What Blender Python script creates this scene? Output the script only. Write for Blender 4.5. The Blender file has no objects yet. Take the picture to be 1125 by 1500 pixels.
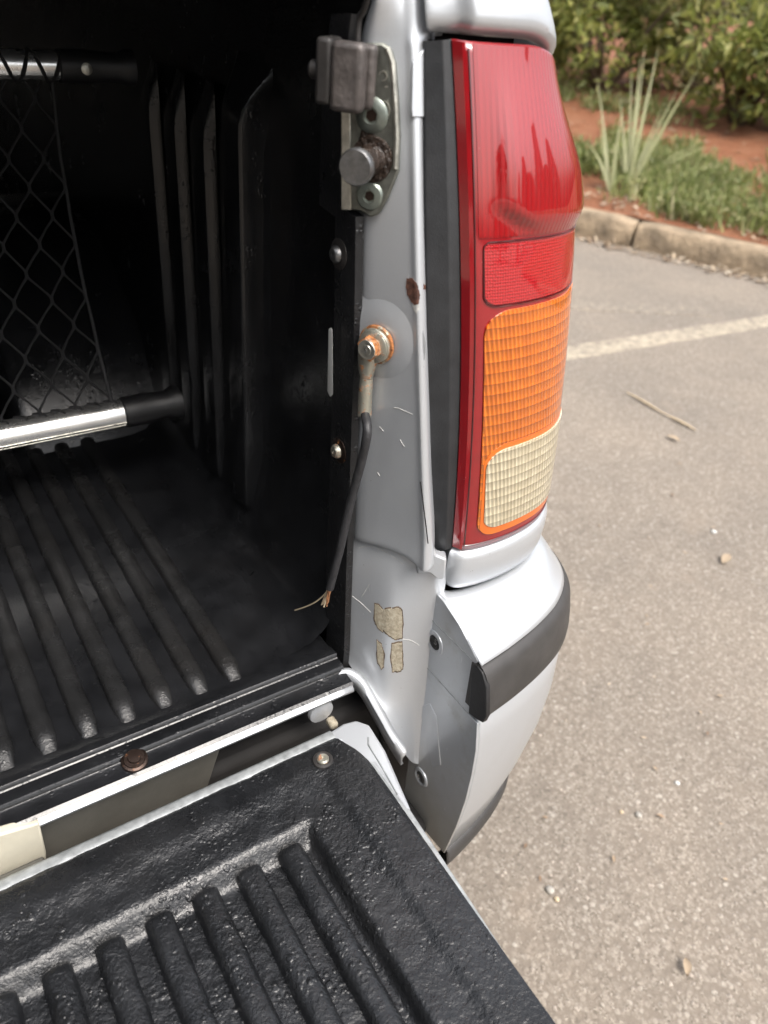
import bpy, bmesh, math, random
from mathutils import Vector, Matrix, noise
random.seed(7)
S = bpy.context.scene
COL = S.collection
V = Vector
R = math.radians

# ------------------------------------------------------------------ camera, sky, sun, exposure
FPX = 1126.0                                   # focal length for a 1125 px wide picture
CAM = V((-.4186, -.444, 1.3048))
_vx = V((1925, -585, 1126)).normalized()
_vy = V((-927, -882, 1126)); _vy = (_vy - _vx * _vy.dot(_vx)).normalized()
_vz = _vx.cross(_vy)
RGT = V((_vx.x, _vy.x, _vz.x)); DWN = V((_vx.y, _vy.y, _vz.y)); FWD = V((_vx.z, _vy.z, _vz.z))
cd = bpy.data.cameras.new('camera'); cam = bpy.data.objects.new('camera', cd); COL.objects.link(cam)
m3 = Matrix((RGT, -DWN, -FWD)).transposed()
cam.matrix_world = Matrix.Translation(CAM) @ m3.to_4x4()
cd.sensor_fit = 'HORIZONTAL'; cd.sensor_width = 36; cd.lens = 36 * FPX / 1125
cd.clip_start = .01; cd.clip_end = 500
cd.dof.use_dof = True; cd.dof.focus_distance = .76; cd.dof.aperture_fstop = 6.8
S.camera = cam
SUN_EL, SUN_AZ = 60, 172                       # azimuth clockwise from +Y
w = bpy.data.worlds.new('World'); S.world = w; w.use_nodes = True
nt = w.node_tree; nt.nodes.clear()
sky = nt.nodes.new('ShaderNodeTexSky'); sky.sky_type = 'NISHITA'; sky.sun_disc = False
sky.sun_elevation = R(SUN_EL); sky.sun_rotation = R(SUN_AZ); sky.dust_density = 6; sky.air_density = 1.2
hs = nt.nodes.new('ShaderNodeHueSaturation'); hs.inputs['Saturation'].default_value = .42
bg = nt.nodes.new('ShaderNodeBackground'); bg.inputs[1].default_value = .15
wo = nt.nodes.new('ShaderNodeOutputWorld')
nt.links.new(sky.outputs[0], hs.inputs['Color']); nt.links.new(hs.outputs[0], bg.inputs[0]); nt.links.new(bg.outputs[0], wo.inputs[0])
sd = bpy.data.lights.new('sun', 'SUN'); sd.energy = .75; sd.angle = R(25); sd.color = (1, .95, .88)
sun = bpy.data.objects.new('sun', sd); COL.objects.link(sun)
az, el = R(SUN_AZ), R(SUN_EL)
to_sun = V((math.sin(az) * math.cos(el), math.cos(az) * math.cos(el), math.sin(el)))
sun.rotation_euler = to_sun.to_track_quat('Z', 'Y').to_euler(); sun.location = (0, 0, 8)
S.view_settings.view_transform = 'Standard'; S.view_settings.look = 'None'
S.view_settings.exposure = 1.25; S.view_settings.gamma = 1
S.cycles.max_bounces = 5; S.cycles.diffuse_bounces = 3; S.cycles.glossy_bounces = 4; S.cycles.use_adaptive_sampling = True; S.cycles.adaptive_threshold = .02; S.cycles.use_denoising = True

# ------------------------------------------------------------------ measuring helpers: a line of sight met with a known plane
def ray(px, py): return RGT * (px - 562.5) + DWN * (py - 750) + FWD * FPX
def _at(px, py, i, v):
    r = ray(px, py); return CAM + r * ((v - CAM[i]) / r[i])
def AX(px, py, v): return _at(px, py, 0, v)
def AY(px, py, v): return _at(px, py, 1, v)
def AZ(px, py, v): return _at(px, py, 2, v)
def lerp(a, b, t): return a + (b - a) * t
def sst(x): x = max(0, min(1, x)); return x * x * (3 - 2 * x)
def ip(tab, x):
    if x <= tab[0][0]: return tab[0][1]
    for (a, b), (c, d) in zip(tab, tab[1:]):
        if x <= c: return b + (d - b) * (x - a) / (c - a)
    return tab[-1][1]
def catmull(P, u):
    n = len(P) - 1; x = min(max(u, 0), 1) * n; i = min(int(x), n - 1); t = x - i
    p = [V(P[max(0, min(n, j))]) for j in (i - 1, i, i + 1, i + 2)]
    return .5 * (2 * p[1] + (p[2] - p[0]) * t + (2 * p[0] - 5 * p[1] + 4 * p[2] - p[3]) * t * t + (3 * p[1] - p[0] - 3 * p[2] + p[3]) * t ** 3)
def smooth_path(P, n): return [catmull(P, k / (n - 1)) for k in range(n)]

# ------------------------------------------------------------------ materials
def N(t, kind, **kw):
    n = t.nodes.new(kind)
    for k, v in kw.items(): setattr(n, k, v)
    return n
def newmat(name):
    m = bpy.data.materials.new(name); m.use_nodes = True
    t = m.node_tree; b = t.nodes['Principled BSDF']
    tc = N(t, 'ShaderNodeTexCoord')
    return m, t, b, tc.outputs['Object']
def ramp(t, src, stops):
    r = N(t, 'ShaderNodeValToRGB'); e = r.color_ramp.elements
    while len(e) < len(stops): e.new(.5)
    for el, (p, c) in zip(e, stops):
        el.position = p; el.color = (*c, 1) if len(c) == 3 else c
    t.links.new(src, r.inputs[0]); return r.outputs[0]
def noise_tex(t, co, scale, detail=4, rough=.55, dist=0):
    n = N(t, 'ShaderNodeTexNoise'); n.inputs['Scale'].default_value = scale; n.inputs['Detail'].default_value = detail
    n.inputs['Roughness'].default_value = rough; n.inputs['Distortion'].default_value = dist
    t.links.new(co, n.inputs['Vector']); return n.outputs['Fac']
def voro(t, co, scale, feature='F1', out='Distance', rnd=1):
    n = N(t, 'ShaderNodeTexVoronoi', feature=feature); n.inputs['Scale'].default_value = scale; n.inputs['Randomness'].default_value = rnd
    t.links.new(co, n.inputs['Vector']); return n.outputs[out]
def mixc(t, fac, a, b, blend='MIX'):
    n = N(t, 'ShaderNodeMix', data_type='RGBA', blend_type=blend)
    for s, v in ((n.inputs[0], fac), (n.inputs[6], a), (n.inputs[7], b)):
        if hasattr(v, 'links'): t.links.new(v, s)
        elif isinstance(v, (int, float)): s.default_value = v
        else: s.default_value = (*v, 1)
    return n.outputs[2]
def math_(t, op, a, b=0):
    n = N(t, 'ShaderNodeMath', operation=op)
    for s, v in ((n.inputs[0], a), (n.inputs[1], b)):
        if hasattr(v, 'links'): t.links.new(v, s)
        else: s.default_value = v
    return n.outputs[0]
def bump(t, h, strength, dist, prev=None):
    n = N(t, 'ShaderNodeBump'); n.inputs['Strength'].default_value = strength; n.inputs['Distance'].default_value = dist
    t.links.new(h, n.inputs['Height'])
    if prev is not None: t.links.new(prev, n.inputs['Normal'])
    return n.outputs[0]
def setin(t, b, **kw):
    for k, v in kw.items():
        s = b.inputs[k.replace('_', ' ')]
        if hasattr(v, 'links'): t.links.new(v, s)
        elif isinstance(v, tuple) and len(v) == 3: s.default_value = (*v, 1)
        else: s.default_value = v
M = {}
def simple(name, col, rough=.5, metal=0, bumps=(), var=.15, vscale=40, coat=0, rvar=0):
    m, t, b, co = newmat(name)
    n = noise_tex(t, co, vscale, 5)
    c = ramp(t, n, [(.3, tuple(x * (1 - var) for x in col)), (.7, tuple(min(1, x * (1 + var)) for x in col))])
    setin(t, b, Base_Color=c, Metallic=metal, Coat_Weight=coat)
    if rvar: setin(t, b, Roughness=ramp(t, noise_tex(t, co, vscale * .6, 5), [(.3, (max(.05, rough - rvar),) * 3), (.7, (min(1, rough + rvar),) * 3)]))
    else: setin(t, b, Roughness=rough)
    nr = None
    for sc, st, di in bumps: nr = bump(t, noise_tex(t, co, sc, 4), st, di, nr)
    if nr is not None: setin(t, b, Normal=nr)
    M[name] = m; return m

def silver(name, dirt=.25, dirtcol=(.30, .27, .21), splash=False):
    m, t, b, co = newmat(name)
    base = mixc(t, noise_tex(t, co, 2200, 2), (.44, .46, .485), (.56, .58, .605))
    d = ramp(t, noise_tex(t, co, 16, 8, .68), [(.52, (0, 0, 0)), (.78, (1, 1, 1))])
    d2 = math_(t, 'MULTIPLY', d, dirt)
    if splash:   # road film that thins out upwards with an uneven edge
        sz = N(t, 'ShaderNodeSeparateXYZ'); t.links.new(co, sz.inputs[0])
        hgt = math_(t, 'ADD', math_(t, 'MULTIPLY', math_(t, 'SUBTRACT', .60, sz.outputs[2]), 5.5), math_(t, 'MULTIPLY', math_(t, 'SUBTRACT', noise_tex(t, co, 22, 6), .5), .9))
        d2 = math_(t, 'MAXIMUM', d2, math_(t, 'MULTIPLY', ramp(t, hgt, [(0, (0, 0, 0)), (1, (1, 1, 1))]), .75))
    col = mixc(t, d2, base, dirtcol)
    # fine scratches: long thin stretched noise
    mp = N(t, 'ShaderNodeMapping'); mp.inputs['Rotation'].default_value = (.4, .9, .3); mp.inputs['Scale'].default_value = (14, 260, 60)
    t.links.new(co, mp.inputs['Vector'])
    sc = ramp(t, noise_tex(t, mp.outputs[0], 1, 2), [(.735, (0, 0, 0)), (.76, (1, 1, 1))])
    brk = ramp(t, noise_tex(t, co, 30, 2), [(.52, (0, 0, 0)), (.58, (1, 1, 1))])
    scf = math_(t, 'MULTIPLY', math_(t, 'MULTIPLY', sc, brk), .6)
    col = mixc(t, scf, col, (.75, .76, .78))
    # specks of grit and tiny chips
    sp = ramp(t, voro(t, co, 150), [(.06, (1, 1, 1)), (.085, (0, 0, 0))])
    keep = ramp(t, noise_tex(t, co, 55, 2), [(.60, (0, 0, 0)), (.64, (1, 1, 1))])
    spf = math_(t, 'MULTIPLY', math_(t, 'MULTIPLY', sp, keep), .8)
    col = mixc(t, spf, col, (.16, .14, .12))
    rr = mixc(t, d2, (.36, .36, .36), (.65, .65, .65))
    met = math_(t, 'SUBTRACT', .52, math_(t, 'MULTIPLY', d2, .45))
    setin(t, b, Base_Color=col, Metallic=met, Roughness=rr, Coat_Weight=.35, Coat_Roughness=.12)
    setin(t, b, Normal=bump(t, noise_tex(t, co, 60, 3), .05, .002, bump(t, noise_tex(t, co, 900, 2), .04, .0004)))
    M[name] = m
silver('silver_paint', .10)
silver('silver_dirty', .45)
silver('silver_grimy', 1.0, (.20, .18, .15))
silver('silver_splash', .6, (.24, .21, .15), True)

def liner(name, base, rough, peel_scale, peel, drops=True, wrinkle=0, dust=.0):
    m, t, b, co = newmat(name)
    n1 = noise_tex(t, co, 26, 8, .65)
    col = ramp(t, n1, [(.35, base), (.75, tuple(min(1, x * 1.9 + .004) for x in base))])
    if dust:
        dn = ramp(t, noise_tex(t, co, 9, 8, .7), [(.48, (0, 0, 0)), (.72, (1, 1, 1))])
        col = mixc(t, math_(t, 'MULTIPLY', dn, dust), col, (.10, .085, .07))
    setin(t, b, Base_Color=col, Roughness=ramp(t, noise_tex(t, co, 14, 7, .65), [(.32, (rough * .62,) * 3), (.7, (min(1, rough * 1.35),) * 3)]))
    nr = bump(t, noise_tex(t, co, peel_scale, 3, .5, .6), peel, .0016)
    if wrinkle: nr = bump(t, noise_tex(t, co, peel_scale * .33, 4, .6, 1.2), wrinkle, .005, nr)
    if drops:
        for sc, thr in ((170, .36), (75, .26)):
            d = ramp(t, voro(t, co, sc), [(0, (1, 1, 1)), (thr * .7, (.75,) * 3), (thr, (0, 0, 0))])
            k = ramp(t, noise_tex(t, co, 22, 3), [(.5, (0, 0, 0)), (.56, (1, 1, 1))])
            nr = bump(t, math_(t, 'MULTIPLY', d, k), .5 if drops is True else drops, .0016, nr)
    setin(t, b, Normal=nr)
    M[name] = m
liner('bed_plastic', (.0058, .0061, .0070), .22, 420, .12, .22, 0, .02)
liner('gate_plastic', (.0075, .008, .009), .27, 300, .42, True, .22, .04)
liner('rib_plastic', (.009, .0091, .0095), .27, 420, .3, .25, 0, .06)
liner('flange_plastic', (.006, .0062, .007), .34, 420, .25, True, .15, .05)

def lens(name, kind):
    """moulded plastic: the prisms are on the inside (base normal), the outer skin is smooth (coat)"""
    m, t, b, co = newmat(name)
    uv = N(t, 'ShaderNodeAttribute', attribute_name='lens_uv').outputs['Vector']     # metres along / up the lamp
    sx = N(t, 'ShaderNodeSeparateXYZ'); t.links.new(uv, sx.inputs[0]); X, Y = sx.outputs[0], sx.outputs[1]
    def saw(src, period, rnd=0):
        f = math_(t, 'FRACT', math_(t, 'DIVIDE', src, period)); return math_(t, 'ABSOLUTE', math_(t, 'SUBTRACT', f, .5))
    row = math_(t, 'FLOOR', math_(t, 'DIVIDE', Y, .0125))
    if kind in ('amber', 'clear'):
        sh = math_(t, 'ADD', X, math_(t, 'MULTIPLY', Y, .12))
        cols = saw(sh, .0046); rows = math_(t, 'FRACT', math_(t, 'DIVIDE', Y, .0098))
        rows2 = math_(t, 'POWER', rows, 2.0)
        h = math_(t, 'ADD', math_(t, 'MULTIPLY', cols, 1.0), math_(t, 'MULTIPLY', rows2, .7))
        nr = bump(t, h, .8, .0035)
        # tone varies per facet: the shading of tilted facets put in colour
        cell = N(t, 'ShaderNodeTexWhiteNoise', noise_dimensions='2D'); cv = N(t, 'ShaderNodeCombineXYZ')
        t.links.new(math_(t, 'FLOOR', math_(t, 'DIVIDE', sh, .0046)), cv.inputs[0]); t.links.new(math_(t, 'FLOOR', math_(t, 'DIVIDE', Y, .0098)), cv.inputs[1])
        t.links.new(cv.outputs[0], cell.inputs['Vector'])
        edge = ramp(t, math_(t, 'MINIMUM', math_(t, 'SUBTRACT', .5, cols), math_(t, 'MULTIPLY', math_(t, 'SUBTRACT', 1, rows), 1.2)), [(.0, (0, 0, 0)), (.14, (1, 1, 1))])  # prism edges darkened in the colour, standing in for shade
        if kind == 'amber':
            a = mixc(t, cell.outputs[0], (.66, .150, .004), (.79, .195, .006)); c = mixc(t, edge, (.52, .100, .003), a)
        else:
            a = mixc(t, cell.outputs[0], (.60, .52, .36), (.72, .64, .46)); c = mixc(t, edge, (.48, .40, .26), a)
        setin(t, b, Base_Color=mixc(t, 1.0, c, ramp(t, rows, [(0, (1.12,) * 3), (.75, (.95,) * 3), (.93, (.85,) * 3), (1, (1.1,) * 3)]), 'MULTIPLY'), Metallic=.15, Roughness=.33, Normal=nr)  # gradient over each prism row is facet shading painted into the base colour
    elif kind == 'bulb':
        cols = saw(X, .0050)
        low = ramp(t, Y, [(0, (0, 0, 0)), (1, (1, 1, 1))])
        rows = math_(t, 'FRACT', math_(t, 'DIVIDE', Y, .0165))
        nr = bump(t, cols, .35, .003)
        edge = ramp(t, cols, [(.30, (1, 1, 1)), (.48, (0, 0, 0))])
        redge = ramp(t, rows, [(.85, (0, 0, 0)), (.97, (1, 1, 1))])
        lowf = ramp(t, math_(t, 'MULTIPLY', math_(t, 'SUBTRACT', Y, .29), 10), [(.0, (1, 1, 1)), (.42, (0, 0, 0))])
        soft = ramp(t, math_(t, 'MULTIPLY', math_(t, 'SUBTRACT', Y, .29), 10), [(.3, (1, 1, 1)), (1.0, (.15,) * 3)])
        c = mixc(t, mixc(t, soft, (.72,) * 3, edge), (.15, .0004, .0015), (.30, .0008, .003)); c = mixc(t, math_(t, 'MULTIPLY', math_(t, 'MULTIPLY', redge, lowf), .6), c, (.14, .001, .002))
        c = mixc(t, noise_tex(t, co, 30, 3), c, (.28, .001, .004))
        setin(t, b, Base_Color=c, Metallic=.1, Roughness=.35, Normal=nr)
    elif kind == 'reflex':
        hx = voro(t, uv, 400, rnd=.25)
        nr = bump(t, hx, .5, .002)
        c = mixc(t, ramp(t, hx, [(.2, (0, 0, 0)), (.55, (1, 1, 1))]), (.44, .002, .007), (.31, .001, .005))
        setin(t, b, Base_Color=c, Metallic=.1, Roughness=.35, Normal=nr)
    elif kind == 'rim':
        c = mixc(t, noise_tex(t, co, 45, 4), (.18, .001, .004), (.29, .0015, .006))
        setin(t, b, Base_Color=c, Roughness=.3)
    elif kind == 'amber_rim':
        c = mixc(t, noise_tex(t, co, 60, 3), (.56, .105, .003), (.68, .145, .005)); setin(t, b, Base_Color=c, Roughness=.3)
    spk = ramp(t, voro(t, co, 260), [(.05, (1, 1, 1)), (.08, (0, 0, 0))]); kp = ramp(t, noise_tex(t, co, 70, 2), [(.63, (0, 0, 0)), (.66, (1, 1, 1))])
    last = b.inputs['Base Color'].links[0].from_socket
    setin(t, b, Base_Color=mixc(t, math_(t, 'MULTIPLY', math_(t, 'MULTIPLY', spk, kp), .7), last, (.6, .55, .5)))
    cn = bump(t, noise_tex(t, co, 30, 3), .025, .002)
    setin(t, b, Coat_Weight=1.0, Coat_Roughness=ramp(t, noise_tex(t, co, 25, 6, .7), [(.4, (.03,) * 3), (.75, (.10,) * 3)]), Coat_IOR=1.75, Coat_Normal=cn, Specular_IOR_Level=.3)
    M[name] = m
for k in ('amber', 'clear', 'bulb', 'reflex', 'rim', 'amber_rim'): lens('lens_' + k, k)

simple('lens_dark', (.06, .002, .004), .3, 0, (), .3, 60, coat=1)
simple('housing_black', (.020, .021, .023), .48, 0, [(700, .35, .0006)], .25, 60, rvar=.08)
simple('trim_grey', (.036, .034, .033), .52, 0, [(900, .3, .0004)], .2, 40, rvar=.08)
simple('trim_dark', (.012, .012, .013), .55, 0, [(300, .4, .001)], .3, 90)
simple('rubber', (.020, .018, .017), .55, 0, [(120, .3, .002)], .45, 60, rvar=.12)
simple('cap_black', (.007, .007, .008), .5, 0, (), .2, 60)
simple('old_rubber', (.078, .068, .064), .42, .15, [(90, .5, .003)], .5, 70, rvar=.12)
simple('cable', (.022, .022, .024), .5, 0, [(260, .4, .002)], .35, 130)
simple('zinc', (.17, .175, .155), .42, .75, [(200, .35, .001)], .3, 110, rvar=.12)
simple('zinc_bright', (.46, .45, .40), .35, .85, [(260, .35, .001)], .25, 130, rvar=.12)
simple('green_zinc', (.21, .235, .21), .36, .7, [(200, .2, .001)], .2, 120)
simple('steel', (.22, .22, .22), .38, .9, [(300, .4, .001)], .3, 160, rvar=.12)
simple('grease', (.030, .020, .015), .30, .1, [(160, 1.0, .004)], .6, 150)
simple('alu', (.78, .78, .77), .28, .95, [(600, .1, .0006)], .06, 25, rvar=.1)
simple('net_cord', (.006, .006, .007), .7, 0, [(900, .4, .001)], .2, 200)
simple('canvas', (.020, .023, .030), .75, 0, [(900, .4, .001)], .2, 40)
simple('worn_paint', (.30, .315, .32), .45, .3, [(300, .3, .001)], .28, 120, coat=.2)
simple('cream_metal', (.50, .47, .38), .5, .1, [(150, .2, .001)], .12, 25)
simple('frame_grey', (.085, .082, .072), .55, .2, [(200, .2, .001)], .2, 20, rvar=.1)
simple('under_black', (.012, .011, .011), .8, 0, (), .3, 20)
simple('copper', (.46, .22, .11), .45, .8, [(300, .4, .001)], .4, 200)
simple('tyre', (.02, .02, .02), .8, 0, [(60, .4, .004)], .2, 20)
simple('painted_daylight', (.62, .62, .60), .5, .1, (), .05, 30)  # pale base colour stands in for daylight

def rusty(name, metal_col, thr):
    m, t, b, co = newmat(name)
    n = noise_tex(t, co, 130, 6, .65)
    f = ramp(t, n, [(thr - .05, (0, 0, 0)), (thr + .05, (1, 1, 1))])
    rc = ramp(t, noise_tex(t, co, 300, 4), [(.3, (.11, .035, .012)), (.55, (.40, .155, .05)), (.75, (.52, .26, .10))])
    setin(t, b, Base_Color=mixc(t, f, metal_col, rc), Metallic=math_(t, 'SUBTRACT', .8, math_(t, 'MULTIPLY', f, .7)), Roughness=mixc(t, f, (.35,) * 3, (.75,) * 3))
    setin(t, b, Normal=bump(t, n, .5, .0015))
    M[name] = m
rusty('rust_heavy', (.50, .46, .36), .44)
rusty('rust_some', (.46, .45, .38), .58)
rusty('rust_brown', (.05, .034, .028), .64)

def chip(name, a, bcol):
    m, t, b, co = newmat(name)
    n = noise_tex(t, co, 240, 5, .65)
    setin(t, b, Base_Color=ramp(t, n, [(.35, a), (.65, bcol)]), Roughness=.75, Normal=bump(t, n, .8, .001)); M[name] = m
chip('chip_primer', (.24, .205, .145), (.40, .36, .28))
chip('chip_rust', (.035, .014, .010), (.13, .055, .035))
chip('chip_edge', (.05, .035, .025), (.16, .11, .07))
chip('sealer', (.36, .36, .34), (.56, .56, .54))

def asphalt(name, paint=None, lo=.4, hi=.6):
    m, t, b, co = newmat(name)
    def stones(scale, cols):
        c1 = voro(t, co, scale, out='Color'); sep = N(t, 'ShaderNodeSeparateColor'); t.links.new(c1, sep.inputs[0])
        return ramp(t, sep.outputs[0], cols), voro(t, co, scale)
    big_s, d1 = stones(120, [(0, (.150, .126, .103)), (.25, (.205, .174, .143)), (.6, (.25, .214, .178)), (.9, (.31, .272, .23)), (1, (.37, .335, .29))])
    sm_s, d2 = stones(260, [(0, (.13, .109, .089)), (.5, (.222, .188, .154)), (1, (.32, .28, .235))])
    pick = ramp(t, noise_tex(t, co, 60, 3), [(.44, (0, 0, 0)), (.56, (1, 1, 1))])
    st = mixc(t, pick, big_s, sm_s)
    binder = mixc(t, noise_tex(t, co, 500, 2), (.145, .12, .098), (.235, .198, .163))
    st = mixc(t, ramp(t, d1, [(.42, (0, 0, 0)), (.8, (1, 1, 1))]), st, binder)
    big = ramp(t, noise_tex(t, co, 1.3, 8, .65), [(.32, (.80, .815, .825)), (.68, (1.05, 1.045, 1.02))])
    st = mixc(t, 1.0, st, big, 'MULTIPLY')
    st = mixc(t, ramp(t, noise_tex(t, co, 5.5, 6, .7), [(.58, (0, 0, 0)), (.78, (.45,) * 3)]), st, (.25, .20, .155))
    st = mixc(t, ramp(t, noise_tex(t, co, 2.7, 7, .7), [(.62, (0, 0, 0)), (.74, (.35,) * 3)]), st, (.13, .115, .10))
    if paint:
        k = ramp(t, noise_tex(t, co, 22, 9, .78), [(lo, (0, 0, 0)), (hi, (1, 1, 1))])
        k2 = ramp(t, noise_tex(t, co, 260, 3), [(.42, (1, 1, 1)), (.7, (.25,) * 3)])
        st = mixc(t, math_(t, 'MULTIPLY', k, k2), st, paint)
    setin(t, b, Base_Color=st, Roughness=.85, Specular_IOR_Level=.3)
    nr = bump(t, d1, .6, -.0022, None); nr = bump(t, noise_tex(t, co, 420, 3), .45, .0018, nr)
    setin(t, b, Normal=nr); M[name] = m
asphalt('asphalt'); asphalt('road_paint', (.46, .40, .30), .40, .60); asphalt('faded_paint', (.40, .35, .27), .50, .68)
simple('concrete', (.27, .205, .135), .85, 0, [(25, .8, .02), (90, .6, .008), (300, .4, .003)], .5, 7)
def soil():
    m, t, b, co = newmat('red_soil')
    n = noise_tex(t, co, 3.5, 9, .7)
    c = ramp(t, n, [(.30, (.075, .04, .022)), (.45, (.20, .072, .030)), (.6, (.23, .098, .048)), (.75, (.19, .14, .09))])
    setin(t, b, Base_Color=c, Roughness=.95, Normal=bump(t, noise_tex(t, co, 40, 6), .8, .03)); M['red_soil'] = m
soil()
def foliage(name, cols, rough=.5, trans=.25):
    m, t, b, co = newmat(name)
    g = N(t, 'ShaderNodeNewGeometry')
    n = len(cols) - 1
    c = ramp(t, g.outputs['Random Per Island'], [(i / n, k) for i, k in enumerate(cols)])
    c = mixc(t, 1.0, c, ramp(t, noise_tex(t, co, 2.2, 3), [(.3, (.75,) * 3), (.7, (1.2,) * 3)]), 'MULTIPLY')
    setin(t, b, Base_Color=c, Roughness=rough)
    tr = N(t, 'ShaderNodeBsdfTranslucent'); t.links.new(c, tr.inputs[0])
    mx = N(t, 'ShaderNodeMixShader'); mx.inputs[0].default_value = trans
    t.links.new(b.outputs[0], mx.inputs[1]); t.links.new(tr.outputs[0], mx.inputs[2])
    t.links.new(mx.outputs[0], t.nodes['Material Output'].inputs[0]); M[name] = m
foliage('leaf_green', [(.10, .12, .03), (.19, .22, .05), (.29, .31, .08), (.38, .37, .12)], .5, .5)
foliage('leaf_olive', [(.12, .115, .045), (.20, .19, .07), (.29, .27, .10), (.33, .27, .14)], .55, .5)
foliage('leaf_dark', [(.014, .028, .010), (.03, .055, .018), (.05, .08, .025)])
foliage('grass_green', [(.13, .16, .05), (.21, .25, .08), (.30, .33, .12), (.40, .37, .20)], .5, .4)
foliage('blade_pale', [(.18, .20, .085), (.25, .26, .115), (.33, .31, .16)], .5, .3)
foliage('dry_leaf', [(.19, .12, .075), (.30, .22, .145), (.38, .30, .21), (.46, .40, .32)], .8, .1)
simple('bark', (.09, .06, .04), .9, 0, [(40, .6, .01)], .3, 20)
simple('straw', (.46, .37, .25), .75, 0, [(200, .3, .002)], .2, 60)
simple('stone', (.33, .31, .275), .8, 0, [(80, .4, .004)], .25, 30)
simple('grit', (.30, .26, .22), .85, 0, (), .3, 30)
simple('stone_white', (.58, .57, .54), .7, 0, [(80, .4, .004)], .1, 30)

# ------------------------------------------------------------------ object helpers
def link(name, verts, faces, mat=None, parent=None, sharp=35, smooth=True, mods=()):
    me = bpy.data.meshes.new(name); me.from_pydata([tuple(v) for v in verts], [], faces); me.update()
    if smooth:
        for p in me.polygons: p.use_smooth = True
        me.set_sharp_from_angle(angle=R(sharp))
    o = bpy.data.objects.new(name, me); COL.objects.link(o)
    if mat: me.materials.append(M[mat])
    if parent is not None: o.parent = parent
    for kind, kw in mods:
        md = o.modifiers.new(kind.lower(), kind)
        for k, v in kw.items(): setattr(md, k, v)
    return o
def bev(wd, seg=2): return ('BEVEL', dict(width=wd, segments=seg, limit_method='ANGLE', angle_limit=R(30)))
def sol(th, off=-1): return ('SOLIDIFY', dict(thickness=th, offset=off))
def gridvf(rows, closed=False):
    n = len(rows[0]); vs = [p for r in rows for p in r]; fs = []
    for i in range(len(rows) - 1):
        for j in range(n if closed else n - 1):
            k = (j + 1) % n
            fs.append((i * n + j, i * n + k, (i + 1) * n + k, (i + 1) * n + j))
    return vs, fs
def grid(name, rows, mat, parent=None, closed=False, **kw):
    vs, fs = gridvf(rows, closed); return link(name, vs, fs, mat, parent, **kw)
def merge(parts):
    vs, fs = [], []
    for v, f in parts:
        o = len(vs); vs += list(v); fs += [tuple(i + o for i in q) for q in f]
    return vs, fs
def tubevf(path, rad, n=10, caps=True, squash=1):
    path = [V(p) for p in path]; rows = []; up = None
    for i, p in enumerate(path):
        d = (path[min(i + 1, len(path) - 1)] - path[max(i - 1, 0)]).normalized()
        if up is None: up = d.orthogonal().normalized()
        up = (up - d * up.dot(d)).normalized(); sd_ = d.cross(up)
        r = rad[i] if isinstance(rad, (list, tuple)) else rad
        rows.append([p + (up * math.cos(a) + sd_ * math.sin(a) * squash) * r for a in (2 * math.pi * k / n for k in range(n))])
    vs, fs = gridvf(rows, True)
    if caps: fs += [tuple(range(n))[::-1], tuple(len(vs) - n + k for k in range(n))]
    return vs, fs
def tube(name, path, rad, mat, parent=None, n=10, **kw):
    vs, fs = tubevf(path, rad, n); return link(name, vs, fs, mat, parent, **kw)
def lathevf(o, axis, prof, n=24, ref=None, sides=None):
    """prof: (radius, distance along axis)"""
    a = V(axis).normalized(); u = (V(ref) - a * V(ref).dot(a)).normalized() if ref else a.orthogonal().normalized(); v = a.cross(u)
    rows = [[V(o) + a * h + (u * math.cos(t) + v * math.sin(t)) * r for t in (2 * math.pi * k / n for k in range(n))] for r, h in prof]
    vs, fs = gridvf(rows, True); fs += [tuple(range(n))[::-1], tuple(len(vs) - n + k for k in range(n))]
    return vs, fs
def lathe(name, o, axis, prof, mat, parent=None, n=24, ref=None, **kw):
    vs, fs = lathevf(o, axis, prof, n, ref); return link(name, vs, fs, mat, parent, **kw)
def prismvf(poly, ext):
    ext = V(ext); n = len(poly); vs = [V(p) for p in poly] + [V(p) + ext for p in poly]
    fs = [tuple(range(n))[::-1], tuple(range(n, 2 * n))] + [(i, (i + 1) % n, n + (i + 1) % n, n + i) for i in range(n)]
    return vs, fs
def prism(name, poly, ext, mat, parent=None, bevel=0, seg=2, **kw):
    vs, fs = prismvf(poly, ext); return link(name, vs, fs, mat, parent, mods=[bev(bevel, seg)] if bevel else [], **kw)
def boxvf(a, b):
    (x0, y0, z0), (x1, y1, z1) = a, b
    return prismvf([(x0, y0, z0), (x1, y0, z0), (x1, y1, z0), (x0, y1, z0)], (0, 0, z1 - z0))
def box(name, a, b, mat, parent=None, bevel=.003, **kw):
    vs, fs = boxvf(a, b); return link(name, vs, fs, mat, parent, mods=[bev(bevel)] if bevel else [], **kw)
def empty(name, loc=(0, 0, 0), parent=None):
    o = bpy.data.objects.new(name, None); COL.objects.link(o); o.location = loc; o.empty_display_size = .1
    if parent is not None: o.parent = parent
    return o
def tag(o, label=None, cat=None, group=None, kind=None):
    for k, v in (('label', label), ('category', cat), ('group', group), ('kind', kind)):
        if v: o[k] = v
    return o

# ================================================================== GROUND, KERB, VERGE
KA, KB = V((4.15, 2.09, 0)), V((3.62, 3.19, 0))          # foot of the kerb
KD = (KB - KA).normalized(); KN = V((KD.y, -KD.x, 0))     # along the kerb, and away from the car park
def verge_h(d): return .15 + .06 * sst(d / 1.2) + .34 * sst((d - 1.0) / 3.5) + max(0, d - 4.5) * .02
def kpt(a, d, z=0): return KA + KD * a + KN * d + V((0, 0, z))

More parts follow.
